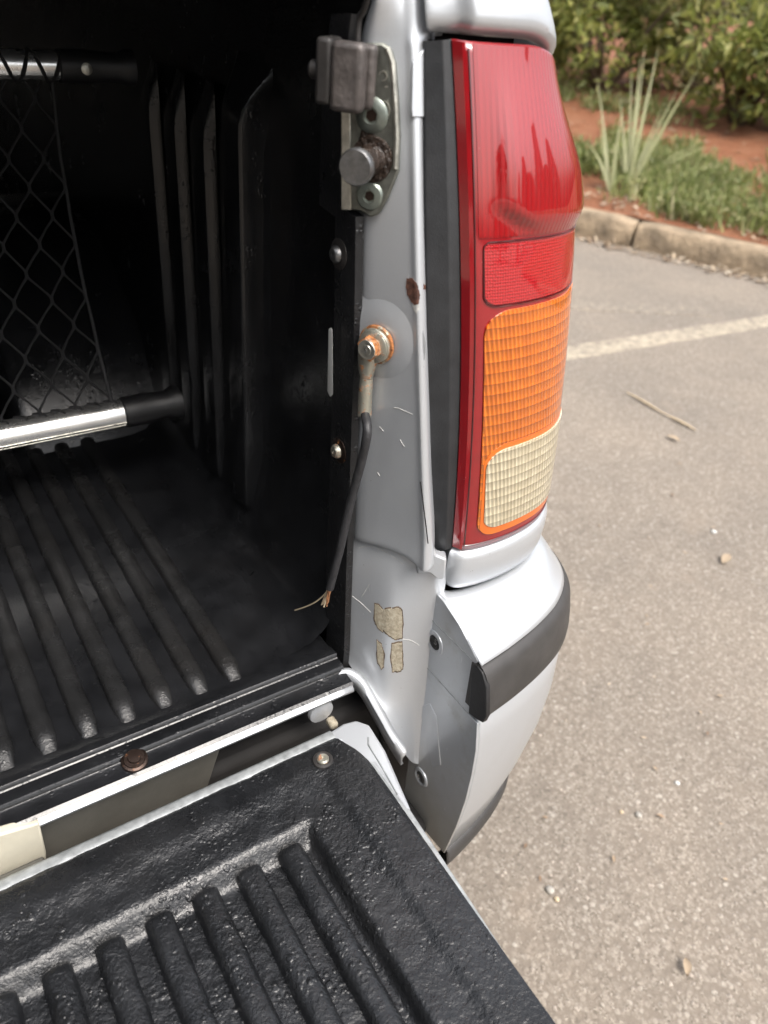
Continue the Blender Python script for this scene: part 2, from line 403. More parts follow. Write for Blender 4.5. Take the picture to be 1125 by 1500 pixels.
n = 40
rows = [[V((lerp(-60, 60, i / n), lerp(-60, 60, j / n), 0)) for i in range(n + 1)] for j in range(n + 1)]
tag(grid('car_park', rows, 'asphalt', smooth=False), kind='structure')
def strip(name, p, q, wdt, z, mat):
    d = (q - p).normalized(); s = V((-d.y, d.x, 0)) * wdt / 2; k = 24; rr = []
    for i in range(k + 1):
        c = lerp(p, q, i / k); e = noise.noise(c * 9) * .012; g = noise.noise(c * 9 + V((5, 5, 5))) * .012
        pa, pb = c + s * (1 + e / wdt * 2), c - s * (1 + g / wdt * 2)
        rr.append([pa + s * .06 - V((0, 0, .001)), pa + V((0, 0, z)), pb + V((0, 0, z)), pb - s * .06 - V((0, 0, .001))])
    return tag(grid(name, rr, mat, smooth=False), kind='structure')
strip('painted_line', V((1.2, 1.805, 0)), V((4.02, 1.60, 0)), .115, .003, 'road_paint')
strip('faded_painted_line', V((1.9, 2.55, 0)), V((3.25, 1.86, 0)), .13, .006, 'faded_paint')

rows = []
for i in range(61):
    a = lerp(-14, 22, i / 60); r = []
    for j in range(41):
        d = .14 + 30 * (j / 40) ** 2
        p = kpt(a, d); z = verge_h(d) + .03 * noise.noise(p * 1.7) * sst(d) + .015 * noise.noise(p * 6)
        r.append(V((p.x, p.y, z)))
    rows.append(r)
tag(grid('verge', rows, 'red_soil', sharp=180), kind='structure')

kerb = tag(empty('kerb', KA), kind='structure')
def kerb_stone(a0, a1, k):
    prof = [(0, -.05), (-.004, .05), (.012, .135), (.03, .152), (.12, .158), (.145, .15), (.15, -.05)]
    rr = []
    for q in range(9):
        t = q / 8; a = lerp(a0, a1, t); e = .012 * (1 if q in (0, 8) else 0)
        rr.append([kpt(a, d + (e * .6 if d < .08 else 0) + .004 * noise.noise(V((a * 5, d * 9, k))), z - e * (z > .1) + .006 * noise.noise(V((a * 6, z * 9, k + 5)))) for d, z in prof])
    vs, fs = gridvf(rr); n_ = len(prof); fs += [tuple(range(n_))[::-1], tuple(len(vs) - n_ + q for q in range(n_))]
    o = link('kerb_stone', vs, fs, 'concrete', sharp=50); o.parent = kerb; o.matrix_parent_inverse = Matrix.Translation(-KA); return o
JOINT = .86
for k in range(-9, 14): kerb_stone(JOINT + k * .98 + .012, JOINT + (k + 1) * .98 - .012, k)

# ================================================================== PICKUP TRUCK
truck = tag(empty('pickup_truck'), 'silver pickup truck with its tailgate down and black plastic bed liner', 'pickup truck')

# ---- tail lamp surface: u across (0..1), f up (0..1)
LP = [(0, 0), (.007, -.011), (.03, -.0135), (.06, -.0125), (.09, -.006), (.115, .008), (.132, .028), (.142, .055), (.147, .09), (.149, .13)]
LP = [(x * 1.17, y * 1.17) if i > 1 else (x, y) for i, (x, y) in enumerate(LP)]
def plan(u): return catmull([V((x, y, 0)) for x, y in LP], u)
_arc = [0]
for k in range(1, 201): _arc.append(_arc[-1] + (plan(k / 200) - plan((k - 1) / 200)).length)
def arc(u): x = u * 200; i = min(int(x), 199); return lerp(_arc[i], _arc[i + 1], x - i)
def lampP(u, f, off=0):
    o = plan(u); e = .004
    tn = (plan(min(1, u + e)) - plan(max(0, u - e))).normalized(); nr = V((tn.y, -tn.x, 0))
    g = 1 - .19 * sst((f - .72) / .36) ** 1.3 * sst((u - .15) / .5)
    bl = .0075 * sst((f - .68) / .062) * sst((u - .165 - .10 * sst((.76 - f) / .06)) / .075) * sst((1.0 - f) / .20)
    x = o.x * g; p = V((-.035 * f + x, .005 + .05 * f * f + o.y + (1 - g) * .06 * sst((u - .3) / .5), .85 + .423 * f))
    p.z -= .024 * sst((f - .6) / .4) * sst((u - .30) / .4)
    return p + nr * (off + bl)
def set_uv(o, uvs):
    at = o.data.attributes.new('lens_uv', 'FLOAT_VECTOR', 'POINT')
    for i, (a, b) in enumerate(uvs): at.data[i].vector = (a, b, 0)
def lens_patch(name, mat, parent, left, f0, f1, off, u1=1.0, nu=44, nf=46, rim=.0015):
    """patch whose left edge is left(f); its border folds back to the shell"""
    rr, uvs = [], []
    fs_ = [lerp(f0, f1, .5 - .5 * math.cos(math.pi * j / nf)) for j in range(nf + 1)]
    fs_ = [fs_[0]] + fs_ + [fs_[-1]]
    for j, f in enumerate(fs_):
        edge = j in (0, len(fs_) - 1); r = []
        ul = left(f); us = [ul] + [lerp(ul, u1, (i / nu) ** 1.25) for i in range(nu + 1)]
        for i, u in enumerate(us):
            oo = off - (rim + .001 if edge or i == 0 else 0)
            r.append(lampP(u, f, oo)); uvs.append((arc(u), .423 * f))
        rr.append(r)
    o = grid(name, rr, mat, parent, sharp=60); set_uv(o, uvs); return o
def rounded_left(u0, f0, f1, rt, rb, tilt=0):
    """left edge in u with round corners (radii given as f, u-equivalents)"""
    def L_(f):
        b = u0 + tilt * (f - f0)
        if f > f1 - rt: q = (f - (f1 - rt)) / rt; b += rt * 2.0 * (1 - math.sqrt(max(0, 1 - q * q)))
        if f < f0 + rb: q = ((f0 + rb) - f) / rb; b += rb * 2.0 * (1 - math.sqrt(max(0, 1 - q * q)))
        return b
    return L_
lamp = None
rr, uvs = [], []
for j in range(61):
    f = j / 60; r = []
    for i in range(61):
        u = i / 60; r.append(lampP(u, f)); uvs.append((arc(u), .423 * f))
    rr.append(r)
lamp = grid('tail_lamp', rr, 'lens_rim', truck, sharp=28, mods=[sol(.006)]); set_uv(lamp, uvs)
lamp['label'] = 'tall red, amber and clear tail lamp'
F_RX0, F_RX1 = .578, .688          # reflex panel
F_A1, F_C1, F_C0, F_A0 = .565, .262, .055, .040
lens_patch('red_lens', 'lens_bulb', lamp, lambda f: .128, .699, .997, .0006, rim=.0002)
lens_patch('reflector_panel', 'lens_reflex', lamp, rounded_left(.150, F_RX0, F_RX1, .01, .02, -.03), F_RX0, F_RX1, .0010)
lens_patch('amber_lens', 'lens_amber', lamp, rounded_left(.163, F_A0 + .0, F_A1, .050, .03, -.03), F_A0, F_A1, .0015)
am = lens_patch('amber_border', 'lens_amber_rim', lamp, rounded_left(.172, F_A0 - .006, F_C1 + .012, .05, .03, -.03), F_A0 - .006, F_C1 + .012, .0018)
lens_patch('reverse_lens', 'lens_clear', lamp, rounded_left(.186, F_C0, F_C1, .045, .028, -.07), F_C0, F_C1, .0028)
# raised red flange along the inboard edge, the groove beside it, and the dark outlines round the panels
rr = []
for j in range(61):
    f = lerp(.002, .998, j / 60); a, b = lampP(0, f), lampP(.094, f)
    rr.append([a + V((.003, .004, 0)), a + V((0, -.0004, 0)), lerp(a, b, .12) + V((-.0012, -.0014, 0)), lerp(a, b, .85) + V((-.0012, -.0014, 0)), b + V((0, -.0012, 0)), b + V((.0012, .0015, 0))])
grid('lens_flange', rr, 'lens_rim', lamp, sharp=25)
tube('lens_groove', [lampP(.112, lerp(.012, .99, k / 40), .0001) for k in range(41)], .0008, 'lens_dark', lamp, 6)
tube('lens_groove', [lampP(lerp(.112, .9, k / 40), .012, .0002) for k in range(41)], .0009, 'lens_dark', lamp, 6)
lf = rounded_left(.145, F_RX0 - .004, F_RX1 + .004, .012, .022)
tube('panel_outline', [lampP(lerp(.8, lf(F_RX0 - .004), k / 20), F_RX0 - .004, .0008) for k in range(21)] + [lampP(lf(f), f, .0008) for f in (lerp(F_RX0 - .003, F_RX1 + .003, k / 20) for k in range(21))] + [lampP(lerp(lf(F_RX1 + .004), .8, k / 20), F_RX1 + .004, .0008) for k in range(21)], .0006, 'lens_dark', lamp, 6)
# black gasket on the lamp's inboard side
rr = []
OUT = [(40, 622), (65, 622), (300, 623), (500, 626), (700, 630), (800, 634)]
for j in range(25):
    f = lerp(-.004, 1.0, j / 24); e = lampP(0, f)
    c = e - CAM; py = 750 + FPX * c.dot(DWN) / c.dot(FWD)
    a = AY(ip(OUT, py + 4), py + 4, e.y + .010)
    rr.append([a + V((.012, .03, 0)), a + V((.002, .005, 0)), a, lerp(a, e, .66) + V((-.0015, -.0035, 0)), lerp(a, e, .72) + V((-.0005, -.003, 0)), e + V((-.0002, -.0012, 0)), e + V((.006, .004, 0))])
grid('gasket', rr, 'housing_black', lamp, sharp=25, mods=[bev(.0008)])

# ---- rear pillar (door jamb of the tailgate)
def YR(py): return .0785 - .0000950 * py
DEEP = [(-160, 556), (-60, 550), (0, 545), (30, 534), (60, 527), (320, 520), (500, 518), (700, 512), (850, 506)]
RID = [(-160, 586), (0, 592), (100, 597), (300, 602), (420, 605), (600, 611), (700, 614), (800, 618), (845, 616)]
OUTR = [(-160, 660), (20, 652), (44, 646), (58, 630), (66, 623), (300, 624), (500, 627), (700, 631), (795, 636), (845, 634)]
rr = []
PYS = [-160, -110, -60, -20, 0, 20, 36, 48, 58, 66, 90, 130, 180, 240, 300, 360, 420, 480, 540, 600, 650, 700, 750, 790, 815, 832]
for py in PYS:
    d, a, o_ = ip(DEEP, py), ip(RID, py), ip(OUTR, py); y = YR(py)
    xd = lerp(-.085, -.077, sst(py / 800))
    p1 = AX(d, py, xd); p3 = AY(a, py, y)
    b1 = AY(lerp(a, o_, .22), py, y - .0040); b2 = AY(lerp(a, o_, .6), py, y - .0052); b3 = AY(o_, py, y - .0040)
    rr.append([p1 + V((.02, .03, 0)), p1, lerp(p1, p3, .35), lerp(p1, p3, .7), lerp(p1, p3, .90), p3, b1, b2, b3, b3 + V((.01, .012, 0))])
up_ = (rr[-3][1] - rr[-1][1]).normalized()
for k, dz in enumerate((.034, .034, .028, .017, .004, -.006, -.008, -.006, 0, 0)):
    rr[-1][k] = rr[-1][k] + up_ * dz; rr[-2][k] = rr[-2][k] + up_ * dz * .85; rr[-3][k] = rr[-3][k] + up_ * dz * .6
rr.append([p + V((.004, .004, .001)) for p in rr[-1]])
pillar = grid('rear_pillar', rr, 'silver_paint', truck, sharp=50, mods=[('SUBSURF', dict(levels=1, render_levels=2))])
# lower jamb below the lamp
def low(py, xs, Xs): return [AX(x, y, X) for (x, y), X in zip(xs, Xs)]
rr = [low(0, [(510, 770), (548, 780), (592, 800), (616, 818), (640, 812), (655, 800)], [-.071, -.056, -.042, -.030, -.018, -.002]),
      low(0, [(507, 800), (556, 806), (596, 826), (616, 842), (640, 846), (655, 846)], [-.0745, -.0565, -.0435, -.030, -.016, -.002]),
      low(0, [(506, 850), (566, 850), (577, 838), (612, 856), (634, 862), (650, 866)], [-.077, -.0565, -.050, -.030, -.016, -.002]),
      low(0, [(505, 900), (560, 900), (577, 903), (606, 905), (625, 905), (645, 910)], [-.076, -.0565, -.0485, -.029, -.017, -.003]),
      low(0, [(503, 950), (556, 950), (573, 955), (602, 958), (618, 960), (640, 960)], [-.075, -.056, -.0475, -.028, -.017, -.003]),
      low(0, [(510, 975), (556, 990), (572, 997), (600, 1000), (614, 1005), (635, 1010)], [-.074, -.0555, -.047, -.028, -.017, -.003]),
      low(0, [(530, 995), (560, 1017), (574, 1025), (597, 1035), (610, 1040), (630, 1050)], [-.071, -.055, -.046, -.028, -.017, -.003]),
      low(0, [(556, 1040), (572, 1057), (582, 1062), (596, 1070), (606, 1078), (625, 1085)], [-.063, -.053, -.044, -.028, -.017, -.003]),
      low(0, [(588, 1098), (591, 1102), (595, 1107), (599, 1112), (604, 1118), (622, 1122)], [-.052, -.048, -.041, -.028, -.017, -.003])]
ljamb = grid('lower_jamb', rr, 'silver_paint', pillar, sharp=40, mods=[('SUBSURF', dict(levels=1, render_levels=2))])
# turned-under flange along the jamb's lower edge, running on into the sill corner
path = [AX(498, 985, -.094), AX(512, 985, -.084), AX(532, 1000, -.074), AX(557, 1042, -.066), AX(576, 1076, -.058), AX(595, 1104, -.051)]
rr = []; fp = smooth_path(path, 26)
for i, p in enumerate(fp):
    t = i / 25
    rr.append([p + V((.004, .003, .0015)), p + V((.001, 0, .0012)), p + V((-.0010, -.0010, .0004)), p + V((-.0040, -.0012, -.0022)), p + V((-.0035, .002, -.010)), p + V((-.001, .005, -.020 - .006 * t)), p + V((.004, .008, -.024 - .006 * t))])
grid('corner_flange', rr, 'silver_grimy', pillar, sharp=60, mods=[sol(.0015)])
# seam sealer corner between pillar, lamp and lower panel
vs, fs = [], []
pl = [AX(*q) for q in [(612, 800, -.037), (634, 797, -.026), (640, 812, -.021), (655, 818, -.012), (652, 848, -.012), (640, 846, -.017), (630, 838, -.026), (611, 840, -.036)]]
prism('seam_sealer', [p + V((-.0015, -.0015, 0)) for p in pl], V((.006, .01, 0)), 'silver_dirty', pillar, .002)
# raised foil tab beside the gasket, and overlap seam low down
tab = [AY(x, y, YR(y) - .0058) for x, y in [(605, 92), (622, 70), (623, 172), (604, 172), (603, 160)]]
prism('sticker_tab', tab, V((.001, .0035, 0)), 'silver_paint', pillar, .0008)
tube('overlap_seam', [AY(x, y, YR(y) - .0068) for x, y in [(616, 706), (619, 730), (624, 770), (627, 796)]], .0006, 'trim_dark', pillar, 6)

# rust and primer chips, each a shallow flake with its own ragged outline lying on the sheet metal
from mathutils.bvhtree import BVHTree
def bvh(*names):
    vs, fs = [], []
    dg = bpy.context.evaluated_depsgraph_get()
    for o in names:
        e = o.evaluated_get(dg); me = e.to_mesh(); k = len(vs)
        vs += [o.matrix_world @ v.co for v in me.vertices]; fs += [tuple(i + k for i in p.vertices) for p in me.polygons]; e.to_mesh_clear()
    return BVHTree.FromPolygons(vs, fs)
def surf(tree, px, py, lift=0):
    r = ray(px, py).normalized(); h = tree.ray_cast(CAM, r)
    n_ = h[1] if h[1].dot(r) < 0 else -h[1]
    return h[0] + n_ * lift, n_
bpy.context.view_layer.update()
TP = bvh(pillar, ljamb)
def flake(name, pts, mat, tree, parent=pillar, jag=1.2, lift=.0004, sub=6, grow=0):
    c = V((sum(p[0] for p in pts) / len(pts), sum(p[1] for p in pts) / len(pts), 0)); out = []
    for i, p in enumerate(pts):
        q = pts[(i + 1) % len(pts)]
        for k in range(sub):
            r = lerp(V((*p, 0)), V((*q, 0)), k / sub); d = (r - c).normalized()
            r = r + d * (grow + jag * (noise.noise(r * .45) + .6 * noise.noise(r * 1.3)))
            out.append(r)
    # rings towards the middle so that the flake follows the sheet
    m_ = len(out); vs, fs = [], []
    for g, sc in enumerate((1.0, 1.0, .66, .33)):
        for r in out:
            w_ = c + (r - c) * sc; p, n_ = surf(tree, w_.x, w_.y); vs.append(p + n_ * (-.0004 if g == 0 else lift))
    p, n_ = surf(tree, c.x, c.y); vs.append(p + n_ * lift)
    for g in range(3):
        for i in range(m_): fs.append((g * m_ + i, g * m_ + (i + 1) % m_, (g + 1) * m_ + (i + 1) % m_, (g + 1) * m_ + i))
    for i in range(m_): fs.append((3 * m_ + i, 3 * m_ + (i + 1) % m_, 4 * m_))
    return link(name, vs, fs, mat, parent, smooth=False)
flake('paint_halo', [(604, 446), (613, 444), (615, 452), (610, 459), (605, 453)], 'sealer', TP, lift=.0002)
flake('rust_chip', [(596, 408), (604, 407), (611, 416), (615, 430), (614, 444), (608, 447), (602, 441), (597, 432), (595, 420)], 'chip_rust', TP, lift=.0005)
flake('rust_chip', [(620, 416), (623, 418), (623, 424), (620, 424)], 'chip_rust', TP, jag=.4)
for pts in ([(561, 892), (584, 890), (589, 895), (589, 934), (578, 936), (568, 929), (561, 922)], [(549, 884), (556, 887), (561, 893), (561, 926), (554, 920), (549, 908)],
            [(574, 943), (589, 940), (590, 978), (586, 983), (575, 983), (573, 962)], [(552, 938), (559, 944), (562, 956), (562, 976), (559, 980), (553, 968)]):
    flake('chip_rim', pts, 'chip_edge', TP, lift=.0003, grow=1.7)
    flake('paint_chip', pts, 'chip_primer', TP, lift=.0006, grow=-.2)
for pts in ([(526, 803), (535, 800), (548, 801), (562, 807), (578, 817), (590, 826)], [(516, 873), (530, 884), (543, 897)], [(530, 874), (541, 856), (541, 868)], [(560, 937), (575, 936), (590, 936), (602, 938), (614, 945)],
            [(577, 597), (584, 598), (604, 607)], [(586, 644), (592, 654)], [(556, 625), (562, 632)], [(553, 692), (556, 697)]):
    tube('scratch', [surf(TP, x, y, .0001)[0] for x, y in pts], .00035, 'sealer', pillar, 5)

# ---- striker plate on the jamb
SX = -.0795
def jam(px, py, off=0): # a point on the jamb face, pushed out by off
    d, a = ip(DEEP, py), ip(RID, py); y = YR(py)
    p1 = AX(d, py, lerp(-.085, -.077, sst(py / 800))); p3 = AY(a, py, y)
    nrm = V((-(p3.y - p1.y), (p3.x - p1.x), 0)); nrm = nrm.normalized()
    if nrm.x > 0: nrm = -nrm
    r = ray(px, py); t = (p1 - CAM).dot(nrm) / r.dot(nrm)
    # push along the line of the face normal
    return CAM + r * t + nrm * off, nrm
pts = [(505, 66), (540, 62), (563, 62), (575, 70), (582, 92), (586, 150), (588, 200), (586, 250), (570, 290), (558, 312), (545, 317), (531, 308), (503, 306)]
JN = jam(545, 190)[1]; P = [jam(x, y)[0] + JN * .0035 for x, y in pts]
plate = prism('striker_plate', [p - JN * .004 for p in P], JN * .0055, 'zinc', truck, .0016, 2)
plate['label'] = 'zinc striker plate on the jamb'
lip = [jam(x, y)[0] for x, y in [(503, 90), (517, 90), (518, 306), (503, 306)]]
prism('plate_edge', [p + JN * .0030 for p in lip], JN * .0030, 'zinc_bright', plate, .001)
rimp = [(572, 70), (580, 92), (584, 150), (586, 200), (584, 246)]
tube('plate_bevel', [jam(x - 2, y)[0] + JN * .0045 for x, y in rimp], .0022, 'zinc_bright', plate, 8)
def onplate(px, py, h=.0045): return jam(px, py)[0] + JN * h
for (px, py, r) in ((548, 168, .0125), (545, 285, .011)):
    c = onplate(px, py)
    s = lathe('screw', c, JN, [(r, 0), (r, .001), (r * .85, .0028), (r * .45, .0036), (r * .40, .0015)], 'green_zinc', plate, 28)
    lathe('screw_recess', c + JN * .0012, JN, [(r * .36, 0), (r * .34, .0005)], 'rust_brown', s if False else plate, 6)
pc = onplate(548, 232)
pin = lathe('striker_pin', pc, JN, [(.0165, 0), (.016, .003), (.0115, .0035), (.0098, .006), (.0096, .030), (.0096, .0315)], 'grease', plate, 28)
ch = pc + JN * .0305
lathe('pin_head', ch, JN, [(.0120, 0), (.0126, .001), (.0126, .006), (.0116, .0075)], 'steel', plate, 28)
gs = [(536, 178), (550, 172), (553, 200), (556, 226), (545, 236), (527, 226), (528, 205)]
prism('grease_smear', [onplate(x, y, .0035) for x, y in gs], JN * .0022, 'grease', plate, .0015)
# rubber stop block above the pin
ex = V((0, 1, 0)) - JN * JN.y; ex.normalize(); ez = V((0, 0, 1))
bc = onplate(533, 105, .004)
def blk(name, e0, e1, z0, z1, h0, h1, mat, par, bv): 
    poly = [bc + ex * a + ez * b + JN * h0 for a, b in ((e0, z0), (e1, z0), (e1, z1), (e0, z1))]
    return prism(name, poly, JN * (h1 - h0), mat, par, bv, 3)
stop = blk('rubber_stop', -.012, .014, -.021, .018, 0, .0125, 'old_rubber', plate, .003)
blk('stop_ridge', -.0145, .012, -.0215, .0185, .009, .018, 'old_rubber', plate, .0035)
blk('stop_face', -.0105, .013, -.0235, .0195, .0165, .031, 'old_rubber', plate, .004)
blk('stop_back', .0125, .024, -.0205, .0205, .006, .0305, 'rubber', plate, .003)
lathe('stop_stud', bc + ex * .026 + JN * .022, ex, [(.006, -.004), (.006, .003), (.004, .005)], 'rubber', plate, 14)
tube('mould_line', [bc + ex * -.0092 + ez * -.001 + JN * h for h in (.001, .013, .016, .030)], .0005, 'rubber', plate, 6)
# raised maker's lettering
def raised_text(txt, pos, size, mat, parent, name='lettering', upv=None, right=None, th=.0004):
    cu = bpy.data.curves.new(name, 'FONT'); cu.body = txt; cu.size = size; cu.extrude = th; cu.align_x = 'CENTER'; cu.align_y = 'CENTER'; cu.resolution_u = 2
    o = bpy.data.objects.new(name, cu); COL.objects.link(o)
    dg = bpy.context.evaluated_depsgraph_get(); me = bpy.data.meshes.new_from_object(o.evaluated_get(dg)); bpy.data.objects.remove(o)
    o = bpy.data.objects.new(name, me); COL.objects.link(o); me.materials.append(M[mat]); o.parent = parent
    z = right.cross(upv); o.matrix_local = Matrix.Translation(pos) @ Matrix((right, upv, z)).transposed().to_4x4(); return o
tr = (onplate(566, 118) - onplate(567, 152)).normalized(); tr = (tr - JN * tr.dot(JN)).normalized()
raised_text('TOYO', onplate(566, 133, .0048), .0095, 'zinc_bright', plate, right=tr, upv=JN.cross(tr))
ring = [onplate(567, 160, .0048) + (tr * math.cos(a) + JN.cross(tr) * math.sin(a) * .6) * .0055 for a in (k * math.pi / 12 for k in range(25))]
tube('maker_mark', ring, .0005, 'zinc_bright', plate, 6)
raised_text('Z', onplate(567, 160, .0048), .006, 'zinc_bright', plate, 'lettering', right=tr, upv=JN.cross(tr))
for a, b in (((561, 115), (562, 148)), ((570, 114), (571, 148)), ((561, 115), (570, 114))):
    tube('plate_marking', [onplate(*a, .0048), onplate(*b, .0048)], .0004, 'zinc_bright', plate, 6)

# ---- earth strap: bolt, lug, cable
strap_b, JN2 = jam(562, 502)
# pressed boss in the jamb
bo, _ = jam(575, 500)
boss = lathe('pressed_boss', jam(556, 500)[0] - JN2 * .001, JN2, [(.043, -.0014), (.039, -.0003), (.035, .0006), (.029, .0020), (.023, .0031), (.018, .0034)], 'silver_paint', pillar, 40)
sb = jam(556, 502)[0] + JN2 * .0035
strap = lathe('earth_strap', sb, JN2, [(.0165, 0), (.0168, .0008), (.0168, .0022), (.016, .003)], 'rust_heavy', truck, 32)
strap['label'] = 'rusty bolt with cut black earth cable'
lathe('washer', sb + JN2 * .0032, JN2, [(.0145, 0), (.0148, .0006), (.0148, .0022), (.0140, .003)], 'rust_some', strap, 32)
lathe('bolt_flange', sb + JN2 * .0064, JN2, [(.0130, 0), (.0140, .0008), (.0138, .002), (.0112, .0034)], 'rust_some', strap, 32)
bh = sb + JN2 * .0096
vs, fs = lathevf(bh, JN2, [(.0105, 0), (.0105, .0058), (.0088, .0074), (.0085, .0074)], 6, ref=(0, .3, 1)); link('bolt_head', vs, fs, 'rust_heavy', strap, smooth=False, mods=[bev(.0006)])
lathe('bolt_face', bh + JN2 * .0073, JN2, [(.0084, 0), (.0080, .0006), (.0045, .0004), (.0042, .0009)], 'zinc_bright', strap, 24)
raised_text('5', bh + JN2 * .0085, .006, 'steel', strap, 'bolt_mark', right=ex * -1 if ex.y > 0 else ex, upv=V((0, 0, 1)), th=.0003)
lug = [jam(549, 512)[0] + JN2 * .0085, jam(545, 535)[0] + JN2 * .0085, jam(545, 548)[0] + JN2 * .009]
tube('lug_neck', lug, [.010, .0075, .0055], 'rust_some', strap, 16, sharp=60)
tube('lug_barrel', [lug[-1], jam(544, 570)[0] + JN2 * .0095, jam(543, 602)[0] + JN2 * .0105], [.0057, .0060, .0062], 'rust_some', strap, 18)
cpts = [jam(543, 598)[0] + JN2 * .0103, AX(538, 630, -.0885), AX(531, 670, -.090), AX(519, 715, -.093), AX(510, 750, -.0965), AX(499, 800, -.1015), AX(490, 835, -.105), AX(483, 862, -.1075)]
cp = smooth_path(cpts, 40); tube('cable', cp, .0041, 'cable', strap, 14)
e0 = cp[-1]; dn = (cp[-1] - cp[-3]).normalized()
for k in range(9):
    a = k * 2.4; rr_ = .0022 * math.sqrt(k / 9); side = V((math.cos(a), math.sin(a), 0)) * rr_
    L_ = random.uniform(.018, .034); drift = V((random.uniform(-.003, .003), random.uniform(-.002, .004), 0))
    tube('copper_strand', [e0 - dn * .003 + side, e0 + dn * L_ * .5 + side * 1.2 + drift * .4, e0 + dn * L_ + side * .7 + drift], .0008, 'copper' if k % 3 else 'straw', strap, 6)
tube('copper_strand', smooth_path([e0 - dn * .002, AX(474, 872, -.110), AX(462, 882, -.114), AX(447, 889, -.118), AX(432, 894, -.122)], 14), .0007, 'straw', strap, 6)
tube('jamb_bracket_wire', smooth_path([AX(540, -6, -.10), AX(533, 15, -.10), AX(526, 28, -.10), AX(524, 62, -.10)], 12), .002, 'rubber', pillar, 8)

# ---- body side: panel above the lamp, below it, and the bed side going forward
def planx(u, ext): # lamp outline, started a little further inboard
    return plan(u)
rr = []
for j, (f, off, dz) in enumerate([(1.0, -.012, -.002), (1.004, -.002, .003), (1.012, .0025, .008), (1.03, .0035, .016), (1.08, .002, .04), (1.14, -.006, .066), (1.19, -.018, .086), (1.22, -.035, .096), (1.225, -.06, .099)]):
    r = []
    for i in range(50):
        u = -.0 + i / 49
        p = lampP(u, 1.0, off if u > .02 else off * .4); p.z = p.z + .0035 + dz
        p.x += -.016 * (f - 1) / .1 * sst(u * 2) - .018 * sst((.1 - u) / .1); p.y += .0135 * (f - 1) / .1 + (.006 if u < .12 else 0)
        r.append(p)
    rr.append(r)
quarter = grid('quarter_panel', rr, 'silver_paint', truck, sharp=50, mods=[sol(.003), ('SUBSURF', dict(levels=1, render_levels=1))])
vs, fs = boxvf((-.03, .085, 1.262), (.05, .14, 1.296)); link('lamp_recess', vs, fs, 'under_black', quarter)
# drip bead of sealer on top corner
tube('sealer_bead', smooth_path([AY(640, -20, .072), AY(641, 5, .0715), AY(648, 20, .070), AY(650, 34, .069), AY(642, 44, .069), AY(632, 52, .069)], 16), [.003 + .0015 * math.sin(k * 1.7) for k in range(16)], 'silver_paint', quarter, 10)
rr = []
for (dz, off) in [(.004, -.010), (.001, -.001), (-.002, .0028), (-.007, .0042), (-.020, .0045), (-.036, .0035), (-.044, .0015), (-.047, -.002), (-.048, -.012)]:
    r = []
    for i in range(50):
        u = .012 + .988 * i / 49
        p = lampP(u, 0, off); p.z = .846 + dz; r.append(p)
    rr.append(r)
low_panel = grid('lower_panel', rr, 'silver_paint', quarter, sharp=50)
# its inboard end
endp = [V((p[0].x, p[0].y, p[0].z)) for p in rr]
prism('panel_end', [endp[1] + V((.002, .0, -.001)), endp[3] + V((0, -.001, 0)), endp[5] + V((0, -.001, 0)), endp[8] + V((.001, .004, 0)), endp[8] + V((-.012, .032, .004)), endp[1] + V((-.012, .032, .0))], V((.004, .003, 0)), 'silver_dirty', quarter, .0015)
# bed side, outer skin
def side_x(z):
    return ip([(.45, .150), (.60, .155), (.80, .158), (.95, .150), (1.10, .130), (1.27, .085), (1.33, .062), (1.372, .02), (1.374, -.01)], z)
rr = []
for z in (.50, .56, .62, .70, .80, .90, 1.0, 1.1, 1.2, 1.27, 1.31, 1.345, 1.366, 1.374, 1.372):
    r = []
    for j in range(70):
        y = lerp(.17, 2.05, j / 69); zz = z
        dy = abs(y - 1.02); arch = .36 + math.sqrt(max(0, .43 ** 2 - dy * dy)) if dy < .43 else 0
        if zz < arch: zz = arch
        x = side_x(z) - .0 + .018 * sst(1 - abs(math.hypot(dy, zz - .36) - .43) / .08)
        if z == 1.372: x = -.04
        r.append(V((x, y, zz)))
    rr.append(r)
grid('bed_side', rr, 'silver_paint', quarter, sharp=50, mods=[sol(.003)])
wh = lathe('wheel', V((-.06, 1.02, .36)), V((1, 0, 0)), [(.10, -.02), (.19, -.02), (.20, 0), (.215, .10), (.21, .16), (.17, .15), (.08, .12), (.06, .15), (.02, .155)], 'zinc_bright', truck, 32)
lathe('tyre', V((-.06, 1.02, .36)), V((1, 0, 0)), [(.205, -.03), (.30, -.04), (.345, -.02), (.36, .02), (.36, .13), (.345, .17), (.30, .19), (.215, .175), (.205, .16)], 'tyre', wh, 48)

